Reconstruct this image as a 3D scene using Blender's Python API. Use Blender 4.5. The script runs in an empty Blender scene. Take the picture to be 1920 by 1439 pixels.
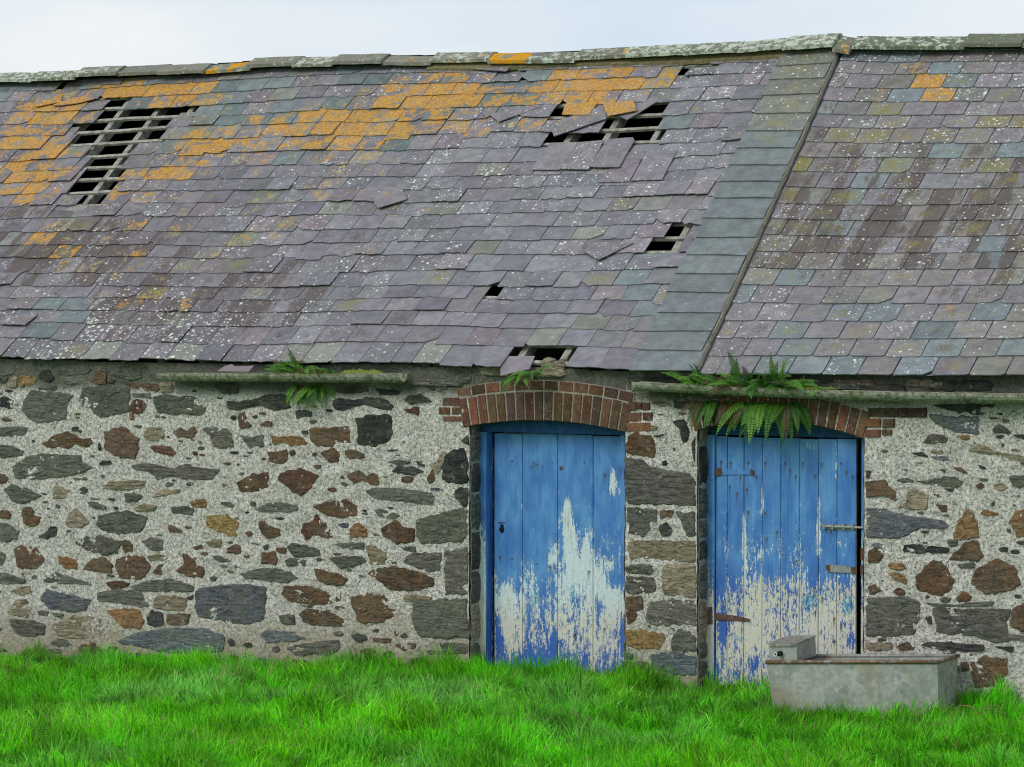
import bpy, math, random
import numpy as np
from mathutils import Vector
random.seed(7); RNG=np.random.default_rng(11)
# ------------------------------------------------------------------ camera
YAW=math.radians(29); PIT=math.radians(1.8); DIST=25.7; FPX=5780.
fw=np.array([-math.sin(YAW)*math.cos(PIT),math.cos(YAW)*math.cos(PIT),-math.sin(PIT)])
rt=np.array([math.cos(YAW),math.sin(YAW),0.]); up=np.cross(rt,fw)
CAM=np.array([0,0,(1250-719.5)/225.])-DIST*fw
cd=bpy.data.cameras.new('camera'); cam=bpy.data.objects.new('camera',cd)
bpy.context.scene.collection.objects.link(cam); bpy.context.scene.camera=cam
cd.sensor_width=36; cd.lens=36*FPX/1920; cd.clip_end=2000; cd.clip_start=.5
cam.location=CAM; cam.rotation_euler=(math.radians(90)-PIT,0,YAW)
# ------------------------------------------------------------------ sky, sun, exposure
sc=bpy.context.scene
wd=bpy.data.worlds.new('World'); sc.world=wd; wd.use_nodes=True
nt=wd.node_tree; nt.nodes.clear()
SUN_EL=math.radians(38); SUN_AZ=math.radians(205)     # compass bearing of the veiled sun, behind the camera
sky=nt.nodes.new('ShaderNodeTexSky'); sky.sky_type='NISHITA'; sky.sun_disc=False
sky.sun_elevation=SUN_EL; sky.sun_rotation=SUN_AZ; sky.air_density=1.0; sky.dust_density=2.0
tc=nt.nodes.new('ShaderNodeTexCoord'); mp=nt.nodes.new('ShaderNodeMapping'); mp.inputs['Scale'].default_value=(1,1,3.2)
nz=nt.nodes.new('ShaderNodeTexNoise'); nz.inputs['Scale'].default_value=5.5; nz.inputs['Detail'].default_value=6
cr=nt.nodes.new('ShaderNodeValToRGB'); cr.color_ramp.elements[0].position=.36; cr.color_ramp.elements[1].position=.66
cr.color_ramp.elements[0].color=(6.9,8.1,9.3,1); cr.color_ramp.elements[1].color=(9.3,9.6,9.8,1)
mx=nt.nodes.new('ShaderNodeMixRGB'); mx.inputs[0].default_value=.9
bg=nt.nodes.new('ShaderNodeBackground'); bg.inputs['Strength'].default_value=.1
wo=nt.nodes.new('ShaderNodeOutputWorld'); L=nt.links.new
L(tc.outputs['Generated'],mp.inputs[0]); L(mp.outputs[0],nz.inputs['Vector']); L(nz.outputs['Fac'],cr.inputs[0])
L(sky.outputs[0],mx.inputs[1]); L(cr.outputs[0],mx.inputs[2]); L(mx.outputs[0],bg.inputs['Color']); L(bg.outputs[0],wo.inputs[0])
sd=bpy.data.lights.new('sun','SUN'); sd.energy=1.5; sd.angle=math.radians(22); sd.color=(1,.965,.91)
so=bpy.data.objects.new('sun',sd); sc.collection.objects.link(so)
sdir=Vector((math.sin(SUN_AZ)*math.cos(SUN_EL),math.cos(SUN_AZ)*math.cos(SUN_EL),math.sin(SUN_EL)))
so.rotation_euler=sdir.to_track_quat('Z','Y').to_euler(); so.location=(-4,-14,14)
sc.view_settings.view_transform='Standard'; sc.view_settings.look='None'; sc.view_settings.exposure=0.0; sc.view_settings.gamma=1
sc.view_settings.use_curve_mapping=False
sc.cycles.filter_width=1.1
# ------------------------------------------------------------------ measuring: photo pixel -> point of the place
def ray(px,py): return fw+rt*(px-960)/FPX-up*(py-719.5)/FPX
def W(px,py,Y=0.):
    d=ray(px,py); return CAM+(Y-CAM[1])/d[1]*d
def Gd(px,py,Z=0.):
    d=ray(px,py); return CAM+(Z-CAM[2])/d[2]*d
def PX(p):
    q=np.asarray(p)-CAM; z=q@fw; return 960+FPX*(q@rt)/z, 719.5-FPX*(q@up)/z
# ------------------------------------------------------------------ noise
def _h(ix,iy,s):
    n=(ix.astype(np.int64)*374761393+iy.astype(np.int64)*668265263+s*974711)&0xffffffff
    n=((n^(n>>13))*1274126177)&0xffffffff; return ((n^(n>>16))&0xffff)/65535.
def vn(x,y,s=0):
    x=np.asarray(x,float);y=np.asarray(y,float)
    ix=np.floor(x);iy=np.floor(y);fx=x-ix;fy=y-iy;fx=fx*fx*(3-2*fx);fy=fy*fy*(3-2*fy)
    a=_h(ix,iy,s);b=_h(ix+1,iy,s);c=_h(ix,iy+1,s);d=_h(ix+1,iy+1,s)
    return (a*(1-fx)+b*fx)*(1-fy)+(c*(1-fx)+d*fx)*fy
def fbm(x,y,s=0,o=4):
    t=0;a=.5;n=0
    for k in range(o): t=t+a*vn(np.asarray(x)*2**k,np.asarray(y)*2**k,s+k*17);n+=a;a*=.5
    return t/n
def gsum(px,py,lst):
    t=0
    for (cx,cy,rx,ry,a) in lst: t+=a*math.exp(-((px-cx)/rx)**2-((py-cy)/ry)**2)
    return t
def jc(c,l=8,h=2.5):
    k=random.uniform(-l,l); return tuple(max(4,v+k+random.uniform(-h,h)) for v in c)
def lin(c):
    return tuple(((v/255)/12.92 if v/255<=.04045 else ((v/255+.055)/1.055)**2.4) for v in c)
# ------------------------------------------------------------------ materials
class MT:
    def __init__(s,name):
        s.m=bpy.data.materials.new(name); s.m.use_nodes=True; s.t=s.m.node_tree
        s.b=s.t.nodes['Principled BSDF']; s.b.inputs['Roughness'].default_value=.8
        s.out=s.t.nodes['Material Output']
    def n(s,ty,**kw):
        nd=s.t.nodes.new(ty)
        for k,v in kw.items():
            if k.startswith('p_'): setattr(nd,k[2:],v)
        return nd
    def set(s,sock,v):
        if isinstance(v,bpy.types.NodeSocket): s.t.links.new(v,sock)
        elif v is not None:
            if isinstance(v,(tuple,list)) and sock.type=='RGBA' and len(v)==3: v=tuple(v)+(1,)
            sock.default_value=v
    def math(s,op,a,b=None,c=None,clamp=False):
        nd=s.n('ShaderNodeMath'); nd.operation=op; nd.use_clamp=clamp
        s.set(nd.inputs[0],a); s.set(nd.inputs[1],b) if b is not None else 0
        if c is not None: s.set(nd.inputs[2],c)
        return nd.outputs[0]
    def mix(s,f,a,b,mode='MIX'):
        nd=s.n('ShaderNodeMixRGB'); nd.blend_type=mode; s.set(nd.inputs[0],f); s.set(nd.inputs[1],a); s.set(nd.inputs[2],b); return nd.outputs[0]
    def step(s,v,a,b,lo=0.,hi=1.):
        nd=s.n('ShaderNodeMapRange'); nd.interpolation_type='SMOOTHSTEP'
        s.set(nd.inputs[0],v); s.set(nd.inputs[1],a); s.set(nd.inputs[2],b); nd.inputs[3].default_value=lo; nd.inputs[4].default_value=hi
        return nd.outputs[0]
    def noise(s,vec,scale,detail=4,rough=.5,dist=0,col=False):
        nd=s.n('ShaderNodeTexNoise'); s.set(nd.inputs['Vector'],vec); nd.inputs['Scale'].default_value=scale
        nd.inputs['Detail'].default_value=detail; nd.inputs['Roughness'].default_value=rough; nd.inputs['Distortion'].default_value=dist
        return nd.outputs['Color' if col else 'Fac']
    def vor(s,vec,scale,rnd=1,feat='F1'):
        nd=s.n('ShaderNodeTexVoronoi'); nd.feature=feat; s.set(nd.inputs['Vector'],vec); nd.inputs['Scale'].default_value=scale; nd.inputs['Randomness'].default_value=rnd
        return nd.outputs['Distance'], (nd.outputs['Color'] if feat=='F1' else None)
    def attr(s,name):
        nd=s.n('ShaderNodeAttribute'); nd.attribute_name=name; return nd
    def sep(s,v):
        nd=s.n('ShaderNodeSeparateXYZ'); s.set(nd.inputs[0],v); return nd.outputs
    def comb(s,x,y,z):
        nd=s.n('ShaderNodeCombineXYZ'); s.set(nd.inputs[0],x); s.set(nd.inputs[1],y); s.set(nd.inputs[2],z); return nd.outputs[0]
    def pos(s): return s.n('ShaderNodeNewGeometry').outputs['Position']
    def maps(s,v,scale=(1,1,1),rot=(0,0,0)):
        nd=s.n('ShaderNodeMapping'); s.set(nd.inputs[0],v); nd.inputs['Scale'].default_value=scale; nd.inputs['Rotation'].default_value=rot; return nd.outputs[0]
    def hue(s,c,v):
        return s.mix(1.0,c,s.comb(v,v,v),'MULTIPLY')
    def bump(s,h,st=.5,d=.01,nrm=None):
        nd=s.n('ShaderNodeBump'); s.set(nd.inputs['Height'],h); nd.inputs['Strength'].default_value=st; nd.inputs['Distance'].default_value=d
        if nrm is not None: s.set(nd.inputs['Normal'],nrm)
        return nd.outputs[0]
    def fin(s,col,nrm=None,rough=None,metal=None,spec=None):
        s.set(s.b.inputs['Base Color'],col)
        if nrm is not None: s.set(s.b.inputs['Normal'],nrm)
        if rough is not None: s.set(s.b.inputs['Roughness'],rough)
        if metal is not None: s.set(s.b.inputs['Metallic'],metal)
        if spec is not None: s.b.inputs['Specular IOR Level'].default_value=spec
        return s.m
ORANGE=lin((212,152,26)); TAN=lin((190,170,118)); WHITE=lin((214,218,208)); OLIVE=lin((142,134,48))
def slate_mat():
    m=MT('weathered_slate'); t=m.attr('tint'); l=m.attr('lich'); uv=m.attr('luv').outputs['Vector']
    seed=m.math('MULTIPLY',t.outputs['Alpha'],57.3)
    u,v,_=m.sep(uv); p=m.comb(u,v,seed)
    orr,whi,oli=m.sep(l.outputs['Color']); drk=l.outputs['Alpha']
    n1=m.noise(p,9,5,.6); n2=m.noise(p,45,6,.65); n3=m.noise(p,160,4,.6)
    d=m.math('SQRT',m.math('ADD',m.math('POWER',m.math('DIVIDE',u,.15),2.),m.math('POWER',m.math('DIVIDE',v,.115),2.)))
    e=m.math('MAXIMUM',m.math('DIVIDE',m.math('ABSOLUTE',u),.15),m.math('DIVIDE',m.math('ABSOLUTE',v),.105))
    base=m.hue(t.outputs['Color'],m.step(n1,.3,.7,.78,1.12)); lay=m.noise(m.maps(p,(1.,5.5,1.),(0,0,.5)),14,6,.7,.5); base=m.hue(base,m.step(lay,.3,.7,.86,1.12)); base=m.hue(base,m.step(n3,.3,.7,.84,1.14))
    PP=m.pos(); X_,Y_,Z_=m.sep(PP); stv=m.comb(m.math('MULTIPLY',X_,3.2),m.math('MULTIPLY',Y_,.55),m.math('MULTIPLY',Z_,.55)); strk=m.noise(stv,1.6,6,.65,.4)
    drk=m.math('MULTIPLY',drk,m.step(strk,.36,.62,.25,1.7))
    # dirt and algae growing from the middle of a slate outward
    gro=m.math('SUBTRACT',m.math('ADD',drk,m.math('MULTIPLY',m.math('SUBTRACT',n2,.5),1.5)),m.math('MULTIPLY',e,.35))
    gm=m.step(gro,.1,.62); base=m.mix(m.math('MULTIPLY',gm,.85),base,lin((84,73,70)))
    go=m.math('SUBTRACT',m.math('ADD',oli,m.math('MULTIPLY',m.math('SUBTRACT',n2,.5),1.8)),m.math('MULTIPLY',e,.3))
    go=m.math('ADD',go,m.math('MULTIPLY',m.math('SUBTRACT',n1,.5),1.2))
    base=m.mix(m.math('MULTIPLY',m.step(go,.12,.75),.8),base,m.mix(n1,OLIVE,lin((112,108,72))))
    # white crustose dots
    seedv=m.comb(u,v,seed)
    def dots(sc,thr,dens,big):
        w=m.n('ShaderNodeVectorMath'); w.operation='ADD'; m.set(w.inputs[0],seedv)
        nn=m.noise(seedv,sc*1.3,3,.6,col=True); sh=m.n('ShaderNodeVectorMath'); sh.operation='SCALE'; m.set(sh.inputs[0],nn); sh.inputs['Scale'].default_value=.35/sc
        m.set(w.inputs[1],sh.outputs[0])
        dd,cc=m.vor(w.outputs[0],sc); r,g,b=m.sep(cc)
        rad=m.math('MULTIPLY',m.step(m.math('ADD',r,m.math('MULTIPLY',whi,dens)),thr,1.35),big)
        return m.step(m.math('SUBTRACT',rad,dd),0,.06)
    clump=m.step(m.noise(p,14,2,.5),.42,.62)
    w1=m.math('MULTIPLY',dots(62,.85,.5,.6),clump); w2=dots(30,.84,.28,.7); w3=dots(12,1.0,.22,.62)
    wm=m.math('MAXIMUM',m.math('MAXIMUM',w1,w2),w3)
    base=m.mix(m.math('MULTIPLY',wm,m.step(n3,.25,.6,.6,.95)),base,WHITE)
    # orange and tan lichen rosettes
    sx=m.math('SUBTRACT',m.math('FRACT',m.math('MULTIPLY',t.outputs['Alpha'],7.3)),.5); sy=m.math('SUBTRACT',m.math('FRACT',m.math('MULTIPLY',t.outputs['Alpha'],23.1)),.5)
    uu=m.math('ADD',u,m.math('MULTIPLY',sx,.14)); vv=m.math('ADD',v,m.math('MULTIPLY',sy,.07))
    d=m.math('SQRT',m.math('ADD',m.math('POWER',m.math('DIVIDE',uu,.15),2.),m.math('POWER',m.math('DIVIDE',vv,.10),2.)))
    amt=m.math('SUBTRACT',m.math('MULTIPLY',orr,2.1),m.math('MULTIPLY',d,.38))
    nb=m.noise(p,16,8,.75); nw=m.noise(m.pos(),5.5,9,.72,.5)
    om=m.math('ADD',amt,m.math('ADD',m.math('MULTIPLY',m.math('SUBTRACT',nb,.5),3.2),m.math('SUBTRACT',m.math('MULTIPLY',m.math('SUBTRACT',nw,.5),7.0),.78)))
    ofac=m.math('MULTIPLY',m.step(om,-.05,.5),m.math('GREATER_THAN',orr,.04))
    rn=m.math('FRACT',m.math('MULTIPLY',t.outputs['Alpha'],13.7))
    ocol=m.mix(m.step(m.math('ADD',orr,m.math('MULTIPLY',rn,.5)),.55,.75),TAN,ORANGE)
    ocol=m.mix(m.step(om,-.05,.55),m.mix(.35,TAN,OLIVE),ocol); ocol=m.hue(ocol,m.step(n2,.3,.72,.58,1.16)); ocol=m.hue(ocol,m.step(m.noise(m.pos(),22,5,.7),.35,.65,.82,1.12)); ocol=m.mix(m.math('MULTIPLY',m.step(n1,.5,.7),.4),ocol,lin((176,150,84)))
    oholes=m.step(m.math('ADD',m.noise(p,80,5,.75),m.math('MULTIPLY',m.step(orr,.3,.7),.05)),.43,.58)
    base=m.mix(m.math('MULTIPLY',ofac,m.math('MULTIPLY',oholes,.95)),base,ocol)
    h=m.math('ADD',m.math('MULTIPLY',n2,.6),m.math('ADD',m.math('MULTIPLY',n3,.4),m.math('MULTIPLY',ofac,.35)))
    nr=m.bump(h,.55,.006)
    return m.fin(base,nr,m.step(n2,.3,.7,.62,.85),spec=.35)
def stone_mat():
    m=MT('field_stone'); t=m.attr('tint'); seed=m.math('MULTIPLY',t.outputs['Alpha'],31.7)
    P=m.pos(); x,y,z=m.sep(P); rot=m.maps(P,(1,1,1),(0,.08,0))
    lay=m.maps(P,(5,5,26)); x2,y2,z2=m.sep(lay); pl=m.comb(m.math('ADD',x2,seed),y2,z2)
    p=m.comb(m.math('ADD',x,seed),y,z)
    n0=m.noise(p,11,4,.6); n1=m.noise(pl,1.6,6,.65,.6); n2=m.noise(p,70,5,.7); n4=m.noise(p,210,3,.6)
    wv=m.attr('lich'); a,b,cc=m.sep(wv.outputs['Color']); n1=m.math('ADD',m.math('MULTIPLY',n1,m.math('SUBTRACT',1.,cc)),m.math('MULTIPLY',m.noise(p,34,6,.72,.4),cc)); c=m.hue(t.outputs['Color'],m.step(n1,.3,.7,.6,1.45)); c=m.hue(c,m.step(n2,.3,.7,.66,1.36)); c=m.mix(m.math('MULTIPLY',m.step(m.noise(p,6,3,.6),.45,.65),.4),c,lin((112,108,94)))
    wv=m.attr('lich'); a,b,cc=m.sep(wv.outputs['Color'])
    # rust blooms
    c=m.mix(m.math('MULTIPLY',m.step(m.math('ADD',n0,m.math('MULTIPLY',a,.35)),.62,.8),.5),c,lin((126,88,54)))
    c=m.mix(m.math('MULTIPLY',m.step(n2,.6,.75),.3),c,lin((160,152,130)))
    dd,vc=m.vor(p,26); r,g,bb=m.sep(vc)
    wd_=m.noise(p,40,4,.6); rad=m.math('MULTIPLY',m.step(m.math('ADD',r,m.math('MULTIPLY',b,.3)),1.0,1.35),.5)
    wm=m.step(m.math('SUBTRACT',m.math('ADD',rad,m.math('MULTIPLY',m.math('SUBTRACT',wd_,.5),1.3)),dd),0,.08)
    wm=m.math('MULTIPLY',wm,m.math('GREATER_THAN',rad,.03))
    c=m.mix(m.math('MULTIPLY',wm,.7),c,lin((186,192,182)))
    sm=m.step(m.math('ADD',m.noise(m.pos(),13,8,.75,.3),m.math('MULTIPLY',m.math('SUBTRACT',n4,.5),.25)),.60,.66); c=m.mix(m.math('MULTIPLY',sm,.7),c,m.hue(lin((172,166,152)) if False else m.mix(n2,lin((140,134,120)),lin((188,182,168))),m.step(n4,.3,.6,.7,1.05)))
    crk=m.step(m.math('ABSOLUTE',m.math('SUBTRACT',m.noise(pl,.9,4,.6,.9),.5)),0.,.018)
    c=m.hue(c,m.math('ADD',m.math('MULTIPLY',crk,.55),.45))
    h=m.math('ADD',m.math('MULTIPLY',n1,1.),m.math('ADD',m.math('MULTIPLY',n2,.5),m.math('MULTIPLY',crk,.25)))
    return m.fin(c,m.bump(h,.9,.014),.85,spec=.3)
def mortar_mat():
    m=MT('lime_mortar'); P=m.pos(); t=m.attr('tint'); dirt_shade,warm,wet=m.sep(t.outputs['Color'])
    n0=m.noise(P,5,5,.6); n1=m.noise(P,38,5,.65); n2=m.noise(P,120,4,.7)
    dd,vc=m.vor(P,105); r,g,b=m.sep(vc)
    c=m.mix(m.step(n1,.32,.66),lin((150,147,141)),lin((222,218,209)))
    c=m.mix(m.step(dd,.0,.45,1,.0),c,lin((222,216,205)))
    spk=m.math('MULTIPLY',m.math('GREATER_THAN',r,.74),m.step(dd,.34,.48,1,0))
    c=m.mix(m.math('MULTIPLY',spk,.95),c,lin((64,63,66)))
    d2,v2=m.vor(P,46); r2,g2,b2=m.sep(v2)
    sp2=m.math('MULTIPLY',m.math('GREATER_THAN',r2,.86),m.step(m.math('ADD',d2,m.math('MULTIPLY',m.math('SUBTRACT',n2,.5),.5)),.22,.34,1,0))
    c=m.mix(m.math('MULTIPLY',sp2,.75),c,m.mix(g2,lin((96,84,72)),lin((74,82,84))))
    c=m.mix(m.math('MULTIPLY',m.step(m.math('ADD',warm,m.math('MULTIPLY',m.math('SUBTRACT',n0,.5),1.2)),.2,.8),.75),c,m.mix(n1,lin((128,116,96)),lin((162,150,124))))
    c=m.mix(m.math('MULTIPLY',m.step(m.math('ADD',dirt_shade,m.math('MULTIPLY',m.math('SUBTRACT',n1,.5),1.2)),.25,.8),.85),c,lin((66,68,56)))  # dirt tone; also carries the shade painted along the wall top
    c=m.mix(m.math('MULTIPLY',m.step(m.math('ADD',wet,m.math('MULTIPLY',m.math('SUBTRACT',n1,.5),1.)),.3,.8),.7),c,lin((70,84,40)))
    c=m.hue(c,m.step(n0,.3,.7,.88,1.08))
    h=m.math('ADD',m.math('MULTIPLY',m.step(dd,0,.5,1,0),.6),m.math('ADD',m.math('MULTIPLY',n1,1.2),m.math('MULTIPLY',m.math('MULTIPLY',spk,-1.),.9)))
    return m.fin(c,m.bump(h,.8,.010),.92,spec=.2)
def brick_mat():
    m=MT('old_brick'); t=m.attr('tint'); P=m.pos(); n1=m.noise(P,18,5,.6); n2=m.noise(P,110,5,.7); dd,vc=m.vor(P,60); r,g,b=m.sep(vc)
    c=m.hue(t.outputs['Color'],m.step(n1,.3,.7,.7,1.25)); c=m.hue(c,m.step(n2,.3,.7,.75,1.25))
    c=m.mix(m.math('MULTIPLY',m.step(m.noise(P,9,4,.6),.56,.7),.45),c,lin((84,76,52)))
    c=m.mix(m.math('MULTIPLY',m.math('MULTIPLY',m.math('GREATER_THAN',r,.86),m.step(dd,.2,.35,1,0)),.6),c,lin((190,170,150)))
    return m.fin(c,m.bump(m.math('ADD',n2,n1),.7,.006),.9,spec=.2)
def paint_mat():
    m=MT('peeling_blue_paint'); t=m.attr('peel'); pe,tq,cr_=m.sep(t.outputs['Color']); st=t.outputs['Alpha']
    P=m.pos(); a=m.maps(P,(40,40,13)); b_=m.maps(P,(120,120,50)); g=m.maps(P,(85,85,2.6)); lw=m.maps(P,(9,9,3.5))
    nA=m.noise(a,1,8,.72,.3); nB=m.noise(b_,1,6,.75); gr=m.noise(g,1,4,.6); nl=m.noise(lw,1,4,.6)
    f=m.math('ADD',pe,m.math('ADD',m.math('MULTIPLY',m.math('SUBTRACT',nA,.5),4.2),m.math('ADD',m.math('MULTIPLY',m.math('SUBTRACT',nB,.5),3.4),m.math('ADD',m.math('MULTIPLY',m.math('SUBTRACT',gr,.5),1.6),m.math('MULTIPLY',m.math('SUBTRACT',nl,.5),1.3)))))
    pm=m.step(f,.0,.05)
    fade=m.step(nl,.3,.7)
    blue=m.mix(fade,lin((60,116,186)),lin((90,148,204))); blue=m.mix(m.math('MULTIPLY',cr_,.75),blue,lin((44,84,170))); blue=m.hue(blue,m.step(gr,.3,.7,.86,1.08))
    under=m.mix(m.step(m.math('ADD',cr_,m.math('MULTIPLY',m.math('SUBTRACT',nl,.5),.8)),.2,.85),lin((206,220,224)),lin((206,204,190)))
    under=m.hue(under,m.step(m.noise(m.maps(P,(160,160,40)),1,5,.7),.32,.6,.78,1.03))
    bare=m.math('MULTIPLY',.0,1.) if False else m.step(m.math('ADD',f,m.math('MULTIPLY',m.math('SUBTRACT',m.noise(m.maps(P,(190,190,60)),1,4,.7),.6),2.2)),1.15,1.35)
    under=m.mix(m.math('MULTIPLY',bare,.5),under,lin((120,112,96)))
    tqm=m.step(m.math('ADD',m.math('MULTIPLY',tq,.66),m.math('MULTIPLY',m.math('SUBTRACT',m.noise(m.maps(P,(60,60,30)),1,7,.75),.5),2.6)),.42,.5)
    under=m.mix(m.math('MULTIPLY',tqm,m.step(tq,.02,.1)),under,lin((84,150,178)))
    c=m.mix(pm,blue,under)
    c=m.mix(m.math('MULTIPLY',m.step(m.math('ADD',st,m.math('MULTIPLY',m.math('SUBTRACT',gr,.5),.5)),.15,.9),.85),c,lin((70,62,38)))
    h=m.math('ADD',m.math('MULTIPLY',pm,-.7),m.math('MULTIPLY',gr,.6))
    return m.fin(c,m.bump(h,.6,.003),m.math('ADD',m.math('MULTIPLY',pm,.3),.5),spec=.4)
def simple(name,c1,c2,scale=20,bs=.5,bd=.005,rough=.85,stretch=(1,1,1),c3=None,t3=.6,metal=0,spec=.3):
    m=MT(name); P=m.maps(m.pos(),stretch); n=m.noise(P,scale,6,.65); n2=m.noise(P,scale*.28,4,.6)
    c=m.mix(m.step(n,.3,.7),lin(c1),lin(c2))
    if c3: c=m.mix(m.math('MULTIPLY',m.step(m.math('ADD',n2,m.math('MULTIPLY',m.math('SUBTRACT',n,.5),.5)),t3,t3+.12),.85),c,lin(c3))
    return m.fin(c,m.bump(n,bs,bd),rough,metal,spec)
def ridge_mat():
    m=MT('lichened_ridge_tile'); t=m.attr('tint'); l=m.attr('lich'); P=m.pos(); orr,whi,oli=m.sep(l.outputs['Color'])
    n1=m.noise(P,9,5,.6); n2=m.noise(P,50,5,.7); n3=m.noise(P,150,3,.6)
    c=m.hue(t.outputs['Color'],m.step(n2,.3,.7,.75,1.2))
    c=m.mix(m.math('MULTIPLY',m.step(m.math('ADD',n1,m.math('MULTIPLY',m.math('SUBTRACT',n2,.5),.6)),.46,.64),.6),c,lin((116,118,84)))
    w=m.noise(P,14,6,.75); c=m.mix(m.math('MULTIPLY',m.step(m.math('ADD',w,m.math('MULTIPLY',whi,.2)),.66,.69),.85),c,lin((188,200,182)))
    dd,vc=m.vor(P,30); r,g,b=m.sep(vc); c=m.mix(m.math('MULTIPLY',m.math('MULTIPLY',m.math('GREATER_THAN',r,.7),m.step(dd,.14,.26,1,0)),.8),c,WHITE)
    o=m.noise(P,7,6,.7,.3); c=m.mix(m.step(m.math('ADD',o,m.math('MULTIPLY',orr,.45)),.8,.84),c,m.hue(m.mix(0,ORANGE,ORANGE),m.step(n2,.3,.7,.7,1.1)))
    return m.fin(c,m.bump(m.math('ADD',n2,n3),.7,.008),.9,spec=.2)
def green_mat(name,rough=.55,trans=.35):
    m=MT(name); t=m.attr('tint'); P=m.pos(); n=m.noise(P,60,3,.5)
    c=m.hue(t.outputs['Color'],m.step(n,.3,.7,.85,1.15))
    m.fin(c,None,rough,spec=.3)
    tr=m.n('ShaderNodeBsdfTranslucent'); m.set(tr.inputs[0],c); ms=m.n('ShaderNodeMixShader'); ms.inputs[0].default_value=trans
    m.t.links.new(m.b.outputs[0],ms.inputs[1]); m.t.links.new(tr.outputs[0],ms.inputs[2]); m.t.links.new(ms.outputs[0],m.out.inputs[0])
    return m.m
def galv_mat():
    m=MT('weathered_galvanised_steel'); P=m.pos()
    q=m.n('ShaderNodeVectorMath'); q.operation='ADD'; m.set(q.inputs[0],P); nn=m.noise(P,9,4,.6,col=True); s2=m.n('ShaderNodeVectorMath'); s2.operation='SCALE'; m.set(s2.inputs[0],nn); s2.inputs['Scale'].default_value=.16; m.set(q.inputs[1],s2.outputs[0])
    dd,vc=m.vor(q.outputs[0],9.5); r,g,b=m.sep(vc); n=m.noise(P,24,5,.65); n2=m.noise(P,90,4,.6); nl=m.noise(P,4,4,.6)
    c=m.mix(m.step(m.math('ADD',m.math('MULTIPLY',r,.5),m.math('MULTIPLY',n,.7)),.3,.9),lin((146,152,147)),lin((170,173,166))); c=m.hue(c,m.step(m.noise(P,3,5,.7),.3,.7,.85,1.1)); c=m.hue(c,m.step(n,.3,.7,.92,1.06))
    t=m.attr('tint'); ru,gr,_=m.sep(t.outputs['Color'])
    c=m.mix(m.math('MULTIPLY',m.step(m.math('ADD',gr,m.math('MULTIPLY',m.math('SUBTRACT',n,.5),1.4)),.3,.9),.7),c,lin((120,118,62)))
    c=m.mix(m.math('MULTIPLY',m.step(m.math('ADD',nl,m.math('MULTIPLY',m.math('SUBTRACT',n2,.5),.4)),.5,.66),.55),c,lin((150,136,108)))
    c=m.mix(m.math('MULTIPLY',m.step(m.math('ADD',ru,m.math('MULTIPLY',m.math('SUBTRACT',n,.5),1.5)),.45,.8),.9),c,lin((112,78,52)))
    return m.fin(c,m.bump(m.math('ADD',n,n2),.25,.003),m.step(r,0,1,.5,.66),.25,spec=.4)
M_SL=slate_mat(); M_ST=stone_mat(); M_MO=mortar_mat(); M_BR=brick_mat(); M_PT=paint_mat(); M_RT=ridge_mat(); M_GV=galv_mat()
M_BAT=simple('grey_weathered_batten',(110,108,98),(172,170,158),14,.6,.004,.9,(1,1,1),(92,98,72))
M_DARK=simple('dark_lining',(28,26,24),(40,37,34),10,.3,.005,.95)  # near-black tone of rear slope, wall plate and ridge board
M_CORE=simple('wall_core',(96,92,84),(120,115,104),14,.6,.01,.95)
M_BP=simple('grimy_blue_paint',(24,62,112),(40,92,158),8,.4,.003,.6,(3,3,1),(20,34,50),.6)
M_GUT=simple('mossy_cement_gutter',(92,94,74),(172,172,154),30,.9,.006,.92,(1,1,1),(74,88,46),.56)
M_IRON=simple('rusty_iron',(70,50,42),(106,78,64),60,.5,.002,.7,c3=(120,112,104))
M_ZINC=simple('grey_zinc_bolt',(128,132,130),(158,162,158),60,.3,.002,.55,metal=.3,c3=(110,84,66))
M_FERN=green_mat('fern_leaf',.5,.3); M_GRASS=green_mat('grass_blade',.5,.5)
M_STEM=simple('dry_stem',(120,100,70),(160,138,100),40)
M_MOSS=simple('moss',(72,92,30),(128,140,54),60,.9,.01,.95,c3=(120,92,60))
M_SOIL=simple('turf_soil',(40,104,8),(74,142,16),6,.6,.02,.95)
M_FIL=simple('mortar_fillet',(124,118,104),(156,150,132),40,.7,.006,.95,c3=(84,84,60))
# ------------------------------------------------------------------ object helpers
COL=sc.collection; WLOC={}
def tag(o,label=None,cat=None,group=None,kind=None):
    if label: o['label']=label
    if cat: o['category']=cat
    if group: o['group']=group
    if kind: o['kind']=kind
    return o
def empty(name,loc,parent=None):
    o=bpy.data.objects.new(name,None); o.empty_display_size=.2; COL.objects.link(o); loc=np.array(loc,float)
    if parent is not None: o.parent=parent; o.location=loc-WLOC[parent.name]
    else: o.location=loc
    WLOC[o.name]=loc; return o
class Geo:
    def __init__(s): s.V=[];s.F=[];s.A={}
    def add(s,V,F,**at):
        b=len(s.V); s.V+= [tuple(v) for v in V]; s.F+=[tuple(i+b for i in f) for f in F]; n=len(V)
        for k,a in at.items():
            L_=s.A.setdefault(k,[]); L_+= list(a) if isinstance(a,(list,np.ndarray)) and len(a)==n and not np.isscalar(a[0]) else [a]*n
        return s
    def merge(s,g): s.add(g.V,g.F,**g.A); return s
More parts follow.
